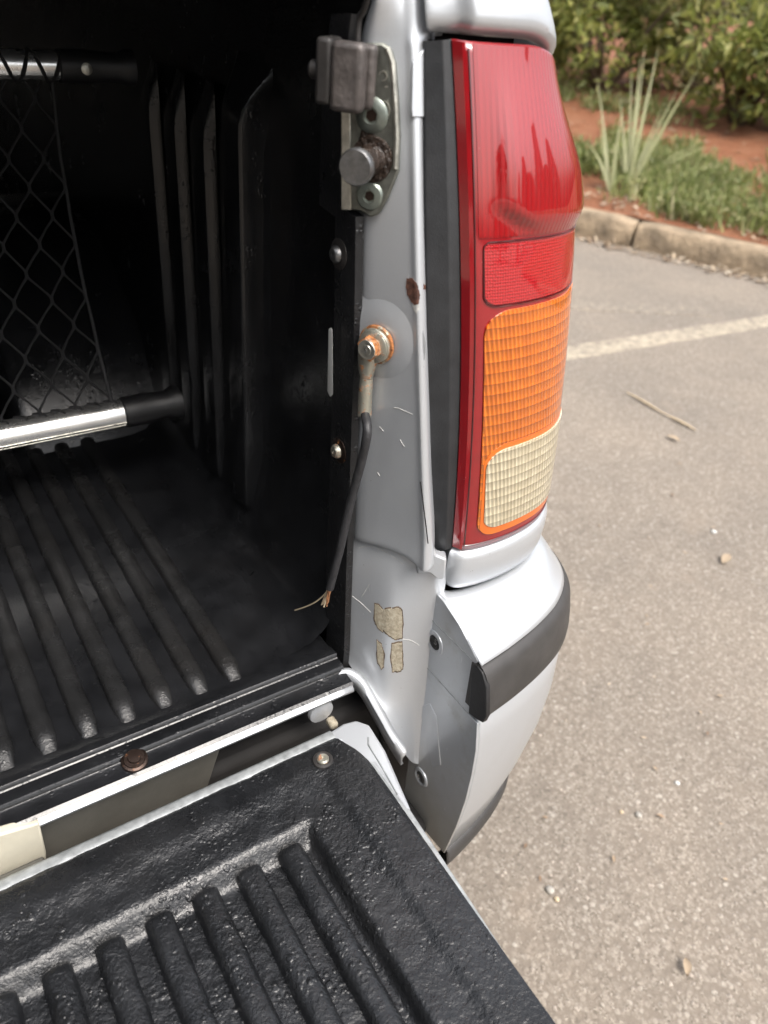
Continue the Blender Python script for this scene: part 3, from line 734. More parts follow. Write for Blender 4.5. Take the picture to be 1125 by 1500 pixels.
# ---- rear bumper corner
BO = [(-.010, -.077), (.035, -.070), (.084, -.058), (.125, -.042), (.158, -.018), (.178, .012), (.190, .055), (.196, .12), (.198, .25), (.198, .55)]
BO = [V((x, y, 0)) for x, y in BO]
def bo_(t, off=0):
    p = catmull(BO, t); tn = (catmull(BO, min(1, t + .004)) - catmull(BO, max(0, t - .004))).normalized(); return p + V((tn.y, -tn.x, 0)) * off
arcp = [AX(x, y, -.010) for x, y in [(638, 869), (650, 882), (661, 898), (672, 915), (683, 935), (693, 955), (705, 977)]]
y0, y1 = arcp[0].y, arcp[-1].y
ztab = sorted([((p.y - y0) / (y1 - y0), p.z) for p in arcp])
NT = 56
rr = []
for j in range(15):
    v = j / 14; r = []
    for i in range(NT):
        t = .9 * i / (NT - 1)
        o_ = bo_(t, -.0005); inn = plan(min(1, t * 1.15)) * .97 + V((-.004, .012, 0))
        if t > .80: inn = o_ + V((-.06, 0, 0))
        p = lerp(inn, o_, v)
        if i == 0: p = V((-.010, lerp(y0 + .012, y1, v), 0))
        z = ip(ztab, v) + .003 * sst(t * 3) * math.sin(math.pi * v)
        r.append(V((p.x, p.y, z)))
    rr.append(r)
bump_root = grid('rear_bumper', rr, 'silver_paint', truck, sharp=50, mods=[sol(.002)])
bump_root['label'] = 'silver bumper corner with a dark moulding'
def sweep(name, prof, mat, par, t1=.95, nt=NT, t0=0, **kw):
    rr = []
    for i in range(nt):
        t = lerp(t0, t1, i / (nt - 1)); r = []
        for off, z in prof:
            q = bo_(t, off); r.append(V((q.x, q.y, z)))
        rr.append(r)
    vs, fs = gridvf(rr); n_ = len(prof)
    if kw.pop('caps', False): fs += [tuple(range(n_))[::-1], tuple(len(vs) - n_ + q for q in range(n_))]
    return link(name, vs, fs, mat, par, **kw)
zt = ip(ztab, 1.0)
sweep('moulding', [(-.012, zt - .003), (-.001, zt - .0005), (.002, zt - .001), (.0075, zt - .006), (.0110, zt - .012), (.0150, zt - .03), (.0180, .712), (.0185, .703), (.0165, .699), (.004, .698), (-.010, .700)], 'trim_grey', bump_root, sharp=40, caps=True)
lowp = [AX(x, y, -.010) for x, y in [(700, 1062), (698, 1090), (692, 1130), (683, 1170), (668, 1212), (650, 1250)]]
prof = [(-.004, .702)] + [(-.077 - p.y - .002, p.z) for p in lowp] 
prof = [(-.004, .704), (-.001, .699)] + [(min(.0, .077 * 0 + (-.077 - p.y) - .0), p.z) for p in lowp]
LOWP = lowp
def taper_prof():
    out = [(-.006, .704), (.001, .699)]
    for p in lowp: out.append(((y1 - p.y), p.z))
    return out
tp = taper_prof()
rr = []
for i in range(NT):
    t = .95 * i / (NT - 1); k = 1 + 1.3 * sst(t / .5); r = []
    for off, z in tp:
        q = bo_(t, off - (k - 1) * max(0, .66 - z) ** 1.5 * .12); r.append(V((q.x, q.y, z)))
    rr.append(r)
face = grid('bumper_face', rr, 'silver_paint', bump_root, sharp=60, mods=[sol(.002)])
lastoff, lastz = tp[-1]
rr = []
for i in range(NT):
    t = .95 * i / (NT - 1); k = 1 + 1.3 * sst(t / .5); r = []
    for dz, do in ((.012, -.004), (.006, .005), (-.012, .008), (-.035, .002), (-.05, -.02)):
        z = lastz + dz; q = bo_(t, lastoff + do - (k - 1) * max(0, .66 - z) ** 1.5 * .12); r.append(V((q.x, q.y, z)))
    rr.append(r)
grid('valance', rr, 'trim_grey', bump_root, sharp=60, mods=[sol(.003)])
# end plate, facing inboard
outl = [(620, 866), (626, 862), (638, 868), (650, 882), (672, 915), (693, 955), (700, 970), (691, 974), (686, 1046), (699, 1060), (697, 1100), (691, 1135), (682, 1172), (668, 1212), (650, 1250), (618, 1212), (590, 1176), (598, 1117), (606, 1040), (611, 992), (617, 946)]
P = [AX(x, y, -.0105) for x, y in outl]
prism('end_plate', P, V((.003, 0, 0)), 'silver_splash', bump_root, .0006)
prism('moulding_end', [AX(x, y, -.0115) for x, y in [(691, 973), (699, 976), (706, 986), (712, 1008), (712, 1050), (707, 1059), (698, 1054), (686, 1045)]], V((.006, 0, 0)), 'trim_dark', bump_root, .001)
for a, b in (((620, 895), (692, 967)), ((614, 965), (686, 1045))):
    pa, pb = AX(*a, -.0106), AX(*b, -.0106); tube('crease_line', [pa, lerp(pa, pb, .5), pb], .0007, 'worn_paint', bump_root, 6)
# small pressing lower down
q = [AX(x, y, -.0105) for x, y in [(612, 1036), (630, 1030), (640, 1050), (646, 1120), (634, 1124), (622, 1060)]]
prism('plate_pressing', q, V((-.0009, 0, 0)), 'silver_paint', bump_root, .0008)
for (px, py, r, mt) in ((637, 941, .0095, 'steel'), (617, 1138, .0085, 'steel')):
    c = AX(px, py, -.0105)
    lathe('bolt_recess', c, V((-1, 0, 0)), [(r * 1.55, -.001), (r * 1.5, .0012), (r * 1.2, .0022), (r * .95, .0012), (r * .9, -.001)], 'silver_paint', bump_root, 32)
    lathe('bolt', c, V((-1, 0, 0)), [(r * .9, -.001), (r * .88, .0010), (r * .6, .0018), (r * .5, .0006)], 'trim_dark' if py < 1000 else 'steel', bump_root, 24)
raised_text('5', AX(638, 941, -.0128), .011, 'steel', bump_root, 'bolt_mark', right=V((0, -1, 0)), upv=V((0, 0, 1)), th=.0003)

# ---- bed: floor, liner, sill
ZF = .685
XL, XR, YF = -1.42, -.058, 1.95
prof = [(.026, .6765), (.029, .6785), (.0445, .6795), (.0460, .6803), (.0472, .683), (.0485, .6844), (.050, .6849), (.0605, .6852), (.0618, .6860), (.0628, .6885), (.0642, .6898), (.066, .690), (.074, .6885), (.084, ZF), (.1, ZF), (.3, ZF), (.7, ZF), (1.2, ZF), (1.87, ZF), (1.91, .70), (1.935, .74), (1.94, 1.0), (1.945, 1.33)]
rr = []
for i in range(31):
    x = lerp(XL + .03, XR - .03, i / 30)
    rr.append([V((x, y, z + .0015 * noise.noise(V((x * 8, y * 8, 0))))) for y, z in prof])
bed = grid('bed_liner', rr, 'bed_plastic', truck, sharp=28)
bed['label'] = 'glossy black ribbed plastic bed liner'
for side in (1, -1):
    rr = []
    for y in [.09, .105, .12, .125, .14, .18, .21, .24, .27, .285, .292, .30, .308, .316] + [lerp(.34, 1.94, k / 30) for k in range(31)]:
        wx = XR if y > .124 else -.0885
        bx = lambda x: x if side == 1 else (XL + XR) - x
        k_ = -.016 * sst((y - .285) / .03)
        pr = [(-.150, ZF), (-.125, ZF + .001), (-.105, ZF + .006), (-.088, ZF + .02), (-.075 + k_ * .4, ZF + .045), (XR + k_, ZF + .12), (XR + .002 + k_, 1.0), (XR + .003 + k_, 1.15), (XR + .01, 1.25), (XR + .02, 1.36)]
        rr.append([V((bx(x), y, z)) for x, z in pr])
    grid('side_wall', rr, 'bed_plastic', bed, sharp=50)
# flange of the liner lying on the jamb, screwed down
rr = []
for py in [20, 120, 220, 300, 318, 420, 520, 620, 720, 820, 900, 955, 985]:
    d = ip(DEEP, py); xd = lerp(-.085, -.077, sst(py / 800))
    if py < 305: d = ip(DEEP, py) - 24
    if py > 850: d = ip([(850, 506), (970, 503), (990, 500)], py)
    e = AX(d, py, xd - .005); e2 = AX(d - (29 if py < 900 else 26), py, xd - .006)
    rr.append([e + V((.008, 0, 0)), e + V((.0006, 0, 0)), e + V((0, .0015, 0)), e2, e2 + V((.012, .006, 0)), e2 + V((.04, .008, 0))])
grid('jamb_flange', rr, 'flange_plastic', bed, sharp=40)
for (px, py, mt) in ((497, 372, 'steel'), (497, 660, 'rust_some')):
    c = AX(px, py, lerp(-.085, -.077, sst(py / 800)) - .0055)
    lathe('screw_washer', c, V((-1, 0, 0)), [(.0125, 0), (.0125, .001), (.009, .0022), (.006, .0022)], 'rubber' if py < 500 else 'rust_brown', bed, 28)
    lathe('screw', c + V((-.002, 0, 0)), V((-1, 0, 0)), [(.0072, 0), (.0070, .0022), (.0052, .0045), (.0018, .0048), (.0015, .003)], mt, bed, 24)
sl = [AX(x, y, -.0935) for x, y in [(483, 484), (487, 482), (488, 578), (484, 582), (481, 575)]]
prism('slot_daylight', sl, V((.001, .004, 0)), 'painted_daylight', bed, .0005)  # pale strip painted to stand for daylight through a hole in the liner
# wall ribs
def wall_rib(y0_, y1_, zt_, zb, xa=-.066, name='wall_rib'):
    xs, rd = -.0865, .0035; rr = []; ym = (y0_ + y1_) / 2
    sect = [(y0_ - .004, 0), (y0_ - .002, .55)] + [(y0_ + rd - rd * math.cos(a), 1 - (1 - math.sin(a)) * .12) for a in (R(10), R(35), R(60), R(90))]
    sect += [(y0_ + y1_ - y, k) for y, k in sect[::-1]]
    for z, k in ((zt_ + .045, 0.), (zt_ + .030, .30), (zt_ + .012, .72), (zt_, .92), (zt_ - .012, .99), (zt_ - .03, 1), (1.0, 1), (.85, 1), (zb + .03, 1), (zb + .012, 1.0), (zb + .004, .97), (zb - .003, .7), (zb - .010, 0)):
        rr.append([V((lerp(xa if y < ym else -.066, xs, k * q), y, z + (.010 * (y - y0_) / (y1_ - y0_) * -1 if z < .75 else 0))) for y, q in sect])
    grid(name, rr, 'bed_plastic', bed, sharp=75)
wall_rib(.300, .342, 1.19, .730, -.044)
for k in range(3): wall_rib(.390 + k * .0835, .425 + k * .0835, 1.155, .730, -.073)
# wheelhouse hump in the liner
rr = []
for k in range(33):
    a = math.pi * (.115 + .77 * k / 32); y, z = 1.05 - .47 * math.cos(a), .50 + .47 * math.sin(a) * .92
    rr.append([V((x, y - (.004 if e else 0), z - e)) for x, e in ((-.045, 0), (-.12, 0), (-.20, 0), (-.262, 0), (-.276, .004), (-.284, .014), (-.287, .03), (-.292, .30))])
grid('wheelhouse', rr, 'bed_plastic', bed, sharp=50)
# floor ribs
def bar_rib(name, x, ya, yb, z0, h, wd, mat, par, seg=14, jit=.0, both=True, seed=0, pw=.55):
    rr = []
    for i in range(seg + 1):
        t = (i / seg) ** (2.2 if yb > 1 else 1); y = lerp(ya, yb, t)
        e = sst((y - ya) / (.034 if yb > ya else -.016)); 
        hh = h * e - .001; ww = wd * (.55 + .45 * e)
        r = []
        for k in range(9):
            a = math.pi * k / 8; c_ = math.cos(a); s_ = math.sin(a) ** pw
            p = V((x - c_ * ww / 2, y, z0 + hh * s_))
            if jit: p += V((noise.noise(V((k * 3, y * 40, seed))), 0, noise.noise(V((k * 2 + 9, y * 45, seed))))) * jit
            r.append(p)
        rr.append(r)
    return grid(name, rr, mat, par, sharp=60)
for k in range(31): bar_rib('floor_rib', -.198 - k * .0375, .074, 1.85, ZF - .001, .0115, .0215, 'rib_plastic', bed, 60, .0006, seed=k)
bolt_c = AZ(197, 1113, .6815)
lathe('liner_bolt', bolt_c, V((0, -.15, 1)), [(.0125, -.002), (.0122, .001), (.0100, .002), (.0095, .003), (.0060, .0032), (.0056, .0050), (.003, .0052)], 'rust_brown', bed, 24)

# rear sill below the liner
sill = grid('rear_sill', [[V((x, y, z)) for y, z in ((.055, .676), (.034, .6755), (.0275, .674), (.0235, .670), (.0240, .667), (.029, .664), (.036, .663), (.045, .662), (.06, .662))] for x in [XL - .05, -1.0, -.6, -.3, -.105, -.088]], 'silver_grimy', truck, sharp=50, mods=[sol(.0015)])
prism('sill_face', [V((XL, .036, .50)), V((-.285, .036, .50)), V((-.235, .036, .661)), V((XL, .036, .661))], V((0, .003, 0)), 'frame_grey', sill, .001)
prism('license_bracket', [AY(x, y, .022) for x, y in [(-260, 1300), (58, 1206), (68, 1250), (70, 1330), (-260, 1400)]], V((0, .010, 0)), 'cream_metal', sill, .002)
box('bracket_clip', (-.50, .004, .615), (-.415, .020, .632), 'frame_grey', sill, .002)
dm = AY(472, 1035, .020)
lathe('spot_weld_tab', AY(470, 1042, .030), V((0, -1, 0)), [(.015, -.002), (.014, .002), (.010, .003)], 'silver_grimy', sill, 24)
box('hinge_block', (-.119, .016, .628), (-.109, .030, .637), 'chip_primer', sill, .003)
box('chassis_rail', (-.45, .05, .42), (-.02, 1.9, .60), 'under_black', truck, .01)
box('cross_member', (XL, .085, .40), (-.0, .13, .65), 'under_black', truck, .01)
box('bumper_beam', (XL, -.055, .36), (-.013, .05, .47), 'under_black', truck, .01)  # black beam, put in so the hinge gap reads as shaded
box('gap_dark_panel', (-.045, .078, .25), (.12, .09, .80), 'under_black', truck, .003)  # black sheet put in so the gap beside the bumper stays dark
box('inner_wing', (-.02, .05, .42), (-.004, .5, .80), 'under_black', truck, .004)

# ---- tailgate, hanging open level
GX0, GX1, GY0, GY1 = -1.40, -.106, -.001, -.55
GZ = .6545
gate = box('tailgate', (GX0, GY1, GZ - .060), (GX1, GY0, GZ - .024), 'silver_paint', truck, .006)
gate['label'] = 'lowered tailgate with ribbed black liner'
gate.modifiers[0].segments = 4
box('gate_rim', (GX0, GY0 - .020, GZ - .024), (GX1 - .012, GY0 - .001, GZ), 'silver_paint', gate, .003)
prism('gate_rim', [V((x, y, GZ - .024)) for x, y in ((-.121, -.05), (-.1085, -.055), (-.1105, -.12), (-.1150, -.22), (-.1195, -.30), (-.1195, GY1), (-.132, GY1), (-.132, -.05))], V((0, 0, .0250)), 'worn_paint', gate, .002)
box('gate_rim', (GX0, GY1, GZ - .024), (GX0 + .014, GY0 - .03, GZ + .0015), 'worn_paint', gate, .003)
prism('gate_corner', [V((x, y, GZ - .020)) for x, y in ((-.145, -.004), (-.114, .001), (-.100, -.002), (-.091, -.014), (-.094, -.05), (-.102, -.085), (-.110, -.12), (-.116, -.12), (-.117, -.06), (-.128, -.018))], V((0, 0, .021)), 'silver_paint', gate, .006, 4)
rr = [[V((x, y, z)) for y, z in ((-.0120, GZ + .0008), (-.010, GZ + .0018), (-.003, GZ + .0014), (.0005, GZ - .001), (.002, GZ - .006))] for x in [GX0 + .03, -1.1, -.8, -.5, -.3, GX1 - .025]]
grid('edge_strip', rr, 'worn_paint', gate, sharp=60)
tube('corner_crease', [V((-.101, -.028, GZ + .0012)), V((-.106, -.036, GZ + .0012)), V((-.108, -.06, GZ + .0012)), V((-.1125, -.10, GZ + .001))], .0009, 'worn_paint', gate, 6)
LX1 = -.1175
def gz(x, y):
    dY = -.0100 - y; dX = LX1 - x
    a = sst((dX - .040) / .012); b = sst(min((dY - .070) / .022, (dX - .082) / .009))
    z = GZ + .0040 + .0042 * sst(dY / .042) - .0040 * a * sst((dY - .02) / .03) - .0165 * b
    z -= .0035 * sst((.006 - min(dX, dY)) / .006)
    return z + .0006 * noise.noise(V((x * 60, y * 60, 1))) * (a + .3) + .0004 * noise.noise(V((x * 160, y * 160, 4)))
xs = []
x = LX1
while x > GX0 + .01:
    xs.append(x); x -= .0028 if x > -.60 else .02
ys = []; y = -.0100
while y > GY1 + .01: ys.append(y); y -= .0028
vs, fs, idx = [], [], {}
for i, x in enumerate(xs):
    for j, y in enumerate(ys):
        cut = (LX1 - x) + (-.0100 - y) * .34                       # corner cut across
        xx, yy = x, y
        if cut < .015: xx = x - (.015 - cut)
        xx -= .004 * sst((-.05 - yy) / .22) * sst((x - LX1 + .05) / .05); vs.append(V((xx, yy, gz(xx, yy)))); idx[i, j] = len(vs) - 1
for i in range(len(xs) - 1):
    for j in range(len(ys) - 1): fs.append((idx[i, j], idx[i + 1, j], idx[i + 1, j + 1], idx[i, j + 1]))
gl = link('gate_liner', vs, fs, 'gate_plastic', gate, sharp=180)
for k in range(28): bar_rib('gate_rib', -.2275 - k * .0405, -.081, -.53, GZ - .0165, .0200, .0245, 'gate_plastic', gate, 90, .0011, seed=k, pw=.42)
bpy.context.view_layer.update(); c, _n = surf(bvh(gl), 473, 1114, .0005)
lathe('screw_washer', c, V((0, 0, 1)), [(.0105, 0), (.0100, .0012), (.0075, .0018), (.006, .001)], 'rubber', gate, 28)
lathe('screw', c, V((0, 0, 1)), [(.0062, 0), (.0060, .0025), (.0045, .0042), (.0015, .0040), (.0013, .003)], 'rust_some', gate, 20)

# ---- soft cover over the bed
rr = [[V((x, y, 1.372 + .012 * math.sin((x + .04) * 2.2) * math.cos(y * 3) + .004 * noise.noise(V((x * 5, y * 5, 0))))) for x in [lerp(XL - .08, -.015, k / 24) for k in range(25)]] for y in [lerp(.10, 2.02, k / 24) for k in range(25)]]
tag(grid('bed_cover', rr, 'canvas', truck, mods=[sol(.003)]))
tube('cover_bow', [V((XL, .62, 1.345)), V((-.74, .62, 1.352)), V((-.05, .62, 1.345))], .012, 'trim_dark', truck, 10)
box('cover_clip', (-.345, .56, 1.262), (-.30, .60, 1.275), 'frame_grey', truck, .003)
box('bed_front', (XL - .05, 1.955, .5), (0, 1.985, 1.37), 'silver_paint', truck, .004)
box('bed_left_skin', (XL - .20, 0.06, .55), (XL - .17, 2.0, 1.34), 'silver_paint', truck, .01)
box('bed_rail', (XL - .20, 0.06, 1.34), (XL - .0, 2.0, 1.365), 'silver_paint', truck, .01)

# ================================================================== CARGO BARS AND NET inside the bed
LB, UB = V((0, .462, .815)), V((0, .556, 1.194))
def cargo_bar(c, r, x_end, x_cap, label):
    root = tag(empty('cargo_bar', (x_end, c.y, c.z)), label, 'cargo bar', 'cargo bars across the bed')
    def loc(o): o.parent = root; o.matrix_parent_inverse = Matrix.Translation(-V((x_end, c.y, c.z))); return o
    loc(tube('tube', [V((XL + .05, c.y, c.z)), V((-.8, c.y, c.z)), V((x_end, c.y, c.z))], r, 'alu', None, 28))
    loc(lathe('end_cap', V((x_end - .006, c.y, c.z)), V((1, 0, 0)), [(r * 1.0, 0), (r * 1.12, .002), (r * 1.16, .03), (r * 1.0, x_cap - .02), (r * 1.25, x_cap - .012), (r * 1.3, x_cap - .002)], 'cap_black', None, 28))
    return root, loc
b1, l1 = cargo_bar(LB, .0175, -.178, .078, 'shiny aluminium cargo bar low across the bed above the floor ribs')
for k in range(2): l1(tube('tube_groove', [V((XL + .06, LB.y - .0165 + k * .003, LB.z - .006 - k * .005)), V((-.175, LB.y - .0165 + k * .003, LB.z - .006 - k * .005))], .0008, 'zinc_bright', None, 6))
b2, l2 = cargo_bar(UB, .0145, -.178, .085, 'aluminium cargo bar high in the dark bed, wrapped by the net')
l2(lathe('screw', AY(127, 101, UB.y - .0165), V((0, -1, .1)), [(.006, -.002), (.006, .001), (.003, .002)], 'zinc_bright', None, 16))
# net: knotted diamonds between the bars
net = empty('cargo_net', (-.5, .5, .81)); tag(net, 'black diamond mesh cargo net hung between the two aluminium bars', 'cargo net')
def netP(i, v):  # i counts columns from the right edge, v 0 bottom .. 1 top
    xr = lerp(-.196, -.192, v) - .004 * math.sin(v * math.pi)
    x = xr - i * lerp(.043, .036, v)
    y = lerp(LB.y, UB.y, v) + .018 * math.sin(v * math.pi) + .004 * noise.noise(V((i * 2.1, v * 9, 0)))
    return V((x + .002 * noise.noise(V((i * 3.3, v * 14, 7))), y, lerp(LB.z + .02, UB.z + .0, v)))
parts = []; NV = 12
for i in range(22):
    for j in range(NV):
        for s in (0, 1):
            a = netP(i + (j % 2) * .5, j / NV); b = netP(i + ((j + 1) % 2) * .5 + (0 if s == 0 else (1 if j % 2 else -1)), (j + 1) / NV)
            if b.x > netP(0, (j + 1) / NV).x + .004 or a.x > netP(0, j / NV).x + .004: continue
            d_ = b - a; mid = (a + b) / 2 + V((0, .002, 0)); h_ = V((0, d_.y, d_.z))
            parts.append(tubevf([a - h_ * .06, a + h_ * .14 + V((d_.x * .05, 0, 0)), mid, b - h_ * .14 - V((d_.x * .05, 0, 0)), b + h_ * .06], [.0020, .0016, .0013, .0016, .0020], 5, False))
vs, fs = merge(parts); o = link('mesh', vs, fs, 'net_cord', net); o.matrix_parent_inverse = Matrix.Translation(-V((-.5, .5, .81)))
o = tube('edge_cord', [netP(-.02, k / 12) for k in range(13)], .0022, 'net_cord', net, 6); o.matrix_parent_inverse = Matrix.Translation(-V((-.5, .5, .81)))
for k in range(24):
    x = -.186 - k * .017; sg = 1 if k % 2 else -1
    loop = [V((x + sg * .010 * (2 * t / 10 - 1), UB.y - .0155 * math.sin(a), UB.z + .0155 * math.cos(a))) for t, a in ((t, math.pi * 1.1 * t / 10 - .1) for t in range(11))]
    o = tube('lashing', loop, [.0022 if 3 < t < 7 else .0014 for t in range(11)], 'net_cord', net, 5); o.matrix_parent_inverse = Matrix.Translation(-V((-.5, .5, .81)))
for k in range(14):
    x2 = -.196 - k * .0215
    loop = [V((x2 + .007 * math.sin(t), LB.y - .0185 * math.sin(a), LB.z + .0185 * math.cos(a))) for t, a in ((t, -1.3 + 1.65 * t / 8) for t in range(9))]
    o = tube('lashing', loop, .0015, 'net_cord', net, 5); o.matrix_parent_inverse = Matrix.Translation(-V((-.5, .5, .81)))

# ================================================================== VEGETATION
def leafvf(p, d, up, ln, wd, fold=.25):
    s = d.cross(up).normalized(); u = s.cross(d)
    return [p, p + d * ln * .45 + s * wd / 2 + u * wd * fold, p + d * ln, p + d * ln * .45 - s * wd / 2 + u * wd * fold], [(0, 1, 2), (0, 2, 3)]
def rdir():
    while True:
        v = V((random.uniform(-1, 1), random.uniform(-1, 1), random.uniform(-1, 1)))
        if .1 < v.length < 1: return v.normalized()
def shrub(name, loc, rx, rz, nl, leaf, mat, label, group, cat='shrub', clumps=26, trunkh=.35):
    root = tag(empty(name, loc), label, cat, group); parts = []; limbs = []
    cl = []
    for k in range(clumps):
        d = rdir(); q = V((d.x * rx, d.y * rx, rz * (.95 + d.z * .85))) * random.uniform(.55, 1.0) ; q.z = max(.12, q.z)
        cl.append((q, random.uniform(.22, .42) * rx))
        if k < 14: limbs.append(tubevf([V((random.uniform(-.05, .05), random.uniform(-.05, .05), -.05)), q * .5 + V((0, 0, .05)), q], [.03, .018, .006], 6, False))
    for k in range(nl):
        q, r = random.choice(cl); d = rdir(); p = q + d * r * random.random() ** .4
        dd = (d + rdir() * .8 + V((0, 0, -.15))).normalized(); l = leaf * random.uniform(.6, 1.3)
        parts.append(leafvf(p, dd, (rdir() + V((0, 0, 1.3))).normalized(), l, l * .42))
    vs, fs = merge(limbs); link('trunk', vs, fs, 'bark', root)
    vs, fs = merge(parts); link('crown', vs, fs, mat, root, smooth=False)
    return root
def ground_at(px, py, d_guess=None):
    # where a line of sight meets the sloping verge
    r = ray(px, py).normalized(); t = 2.0
    while t < 40:
        p = CAM + r * t; d = (p - KA).dot(KN)
        if d > 0 and p.z <= verge_h(d): return V((p.x, p.y, verge_h(d)))
        t += .02
    p = CAM + r * 12; return V((p.x, p.y, verge_h(10)))
sh_specs = [  # (distance along kerb, distance behind kerb, radius, height half, leaves, mat, label)
    (.9, 3.3, .72, .70, 2600, 'leaf_green', 'bright green bush right behind the upright pale blades'),
    (-.45, 3.1, .72, .70, 2600, 'leaf_olive', 'olive bush above the red soil at the right picture edge'),
    (2.4, 3.7, .8, .8, 2600, 'leaf_green', 'green bush beside the top of the red tail lamp'),
    (-1.8, 2.9, .8, .7, 2600, 'leaf_green', 'low green bush past the right picture edge'),
    (3.7, 4.1, .9, .85, 2600, 'leaf_olive', 'olive bush hidden partly by the pillar top'),
    (1.6, 4.6, 1.2, 1.3, 3800, 'leaf_olive', 'tall olive thicket behind the bright green bush'),
    (-.6, 4.4, 1.2, 1.3, 3800, 'leaf_green', 'tall green thicket behind the olive bush'),
    (3.6, 5.8, 1.3, 1.4, 3000, 'leaf_dark', 'dark thicket behind the bush beside the lamp'),
    (-2.8, 5.2, 1.2, 1.2, 2400, 'leaf_olive', 'olive thicket farthest right behind the low green bush')]
for a, d, rx, rz, nl, mt, lb in sh_specs:
    p = kpt(a, d); p.z = verge_h(d); shrub('shrub', p, rx, rz, nl, .11, mt, lb, 'bushes behind the verge')

# grass mats and weeds: uncountable
parts = []
for k in range(36000):
    a = random.uniform(-3.2, 4.5); d = random.uniform(.25, 3.4)
    p = kpt(a, d); g = noise.noise(p * 1.1) + .6 * noise.noise(p * 3.1)
    dens = .34 + 1.6 * g - .22 * abs(d - 1.1) + (.2 if d < 1.5 else -.05) - (.6 if d < .36 else 0)
    if random.random() > dens * 1.6: continue
    p.z = verge_h(d); hgt = random.uniform(.06, .2) * (1.2 if d < 1.6 else 1.0)
    b = V((random.uniform(-.6, .6), random.uniform(-.6, .6), 1)).normalized(); s = b.cross(rdir()).normalized() * random.uniform(.006, .013)
    q = p + b * hgt; parts.append(([p - s, p + s, q + V((b.x, b.y, -.2)) * .02], [(0, 1, 2)]))
    if random.random() < .6:
        parts.append(leafvf(p + b * hgt * .6, (b + rdir()).normalized(), rdir(), .05, .025))
vs, fs = merge(parts); tag(link('verge_grass', vs, fs, 'grass_green', smooth=False), 'short green weeds and grass covering the red soil verge', 'grass', kind='stuff')
parts = []
for k in range(2600):
    a = random.uniform(-3, 4.5); d = random.choice((random.uniform(.16, .6), random.uniform(.16, 3.0), random.uniform(-.16, -.01)))
    p = kpt(a, d, 0); p.z = (verge_h(d) + .012) if d > 0 else .008
    dd = V((random.uniform(-1, 1), random.uniform(-1, 1), random.uniform(-.1, .25))).normalized(); l = random.uniform(.02, .07)
    parts.append(leafvf(p, dd, V((0, 0, 1)), l, l * .5, .15))
for k in range(34):
    p = AZ(random.uniform(700, 1125), random.uniform(440, 1500), .005); l = random.uniform(.006, .02)
    parts.append(leafvf(p, V((random.uniform(-1, 1), random.uniform(-1, 1), random.uniform(-.05, .2))).normalized(), V((0, 0, 1)), l, l * .4, .15))
vs, fs = merge(parts); tag(link('leaf_litter', vs, fs, 'dry_leaf', smooth=False), 'dry fallen leaves and husks strewn along the kerb and asphalt', 'leaf litter', kind='stuff')

# clump of tall pale blades by the kerb
def blade_plant(base, specs, label, group=None, mat='blade_pale'):
    root = tag(empty('blade_plant', base), label, 'plant', group)
    for (tip, wd, bend) in specs:
        tip = V(tip) - base; rr = []; side = V((tip.y, -tip.x, 0)); side = (side.normalized() if side.length > .01 else V((1, 0, 0))) * .6 + V((.6, -.5, 0))
        side.normalize()
        for k in range(9):
            t = k / 8; c = V((tip.x * (.85 * t + .15 * t * t), tip.y * (.85 * t + .15 * t * t), tip.z * t)) + V((0, 0, bend * math.sin(math.pi * t)))
            ww = .48 * wd * (1 - t ** 2.6) * (.75 + .5 * math.sin(math.pi * min(1, t * 1.4)) * .5) + .001
            rr.append([c - side * ww / 2, c + V((.3, -.3, 0)) * ww * .25, c + side * ww / 2])
        grid('leaf', rr, mat, root, sharp=180)
    return root
def blade_tip(base, px, py, dx=0):
    # tip seen at this place, at the clump's own distance
    r = ray(px, py); t = (base - CAM).dot(FWD) / r.dot(FWD); return CAM + r * t + FWD * dx
gb = ground_at(918, 284)
blade_plant(gb, [(blade_tip(gb, 965, 68), .055, 0), (blade_tip(gb, 945, 72, .1), .045, 0), (blade_tip(gb, 938, 78, -.1), .04, 0), (blade_tip(gb, 925, 100), .045, 0), (blade_tip(gb, 1018, 108, -.1), .055, 0), (blade_tip(gb, 1000, 120, .1), .05, 0), (blade_tip(gb, 952, 130, .05), .05, 0), (blade_tip(gb, 903, 150, -.08), .045, 0), (blade_tip(gb, 930, 140, .12), .045, 0), (blade_tip(gb, 975, 150, .06), .045, 0), (blade_tip(gb, 940, 165, -.12), .05, 0), (blade_tip(gb, 985, 175, .1), .04, 0), (blade_tip(gb, 912, 200, .1), .05, 0)], 'clump of tall upright pale green blades behind the kerb')
gb2 = ground_at(893, 284)
blade_plant(gb2, [(blade_tip(gb2, 874, 112), .04, 0), (blade_tip(gb2, 885, 180, .1), .05, 0), (blade_tip(gb2, 905, 168, -.1), .05, 0), (blade_tip(gb2, 856, 200, .05), .05, .05)], 'sparser blades with one pale spike next to the lamp')
gb3 = ground_at(945, 265)
blade_plant(gb3, [(blade_tip(gb3, 1120, 228, .1), .03, .16), (blade_tip(gb3, 1060, 210, .1), .03, .1)], 'thin arching blade leaning right over the weeds')
def weed(loc, r, nl, label):
    root = tag(empty('weed', loc), label, 'weed', 'leafy weeds on the verge'); parts = []
    for k in range(nl):
        d = rdir(); p = V((d.x * r, d.y * r, abs(d.z) * r * .9)) * random.random() ** .5
        parts.append(leafvf(p, (d + rdir() * .6 + V((0, 0, .5))).normalized(), rdir(), random.uniform(.03, .07), .025))
    vs, fs = merge(parts); link('foliage', vs, fs, 'grass_green', root, smooth=False)
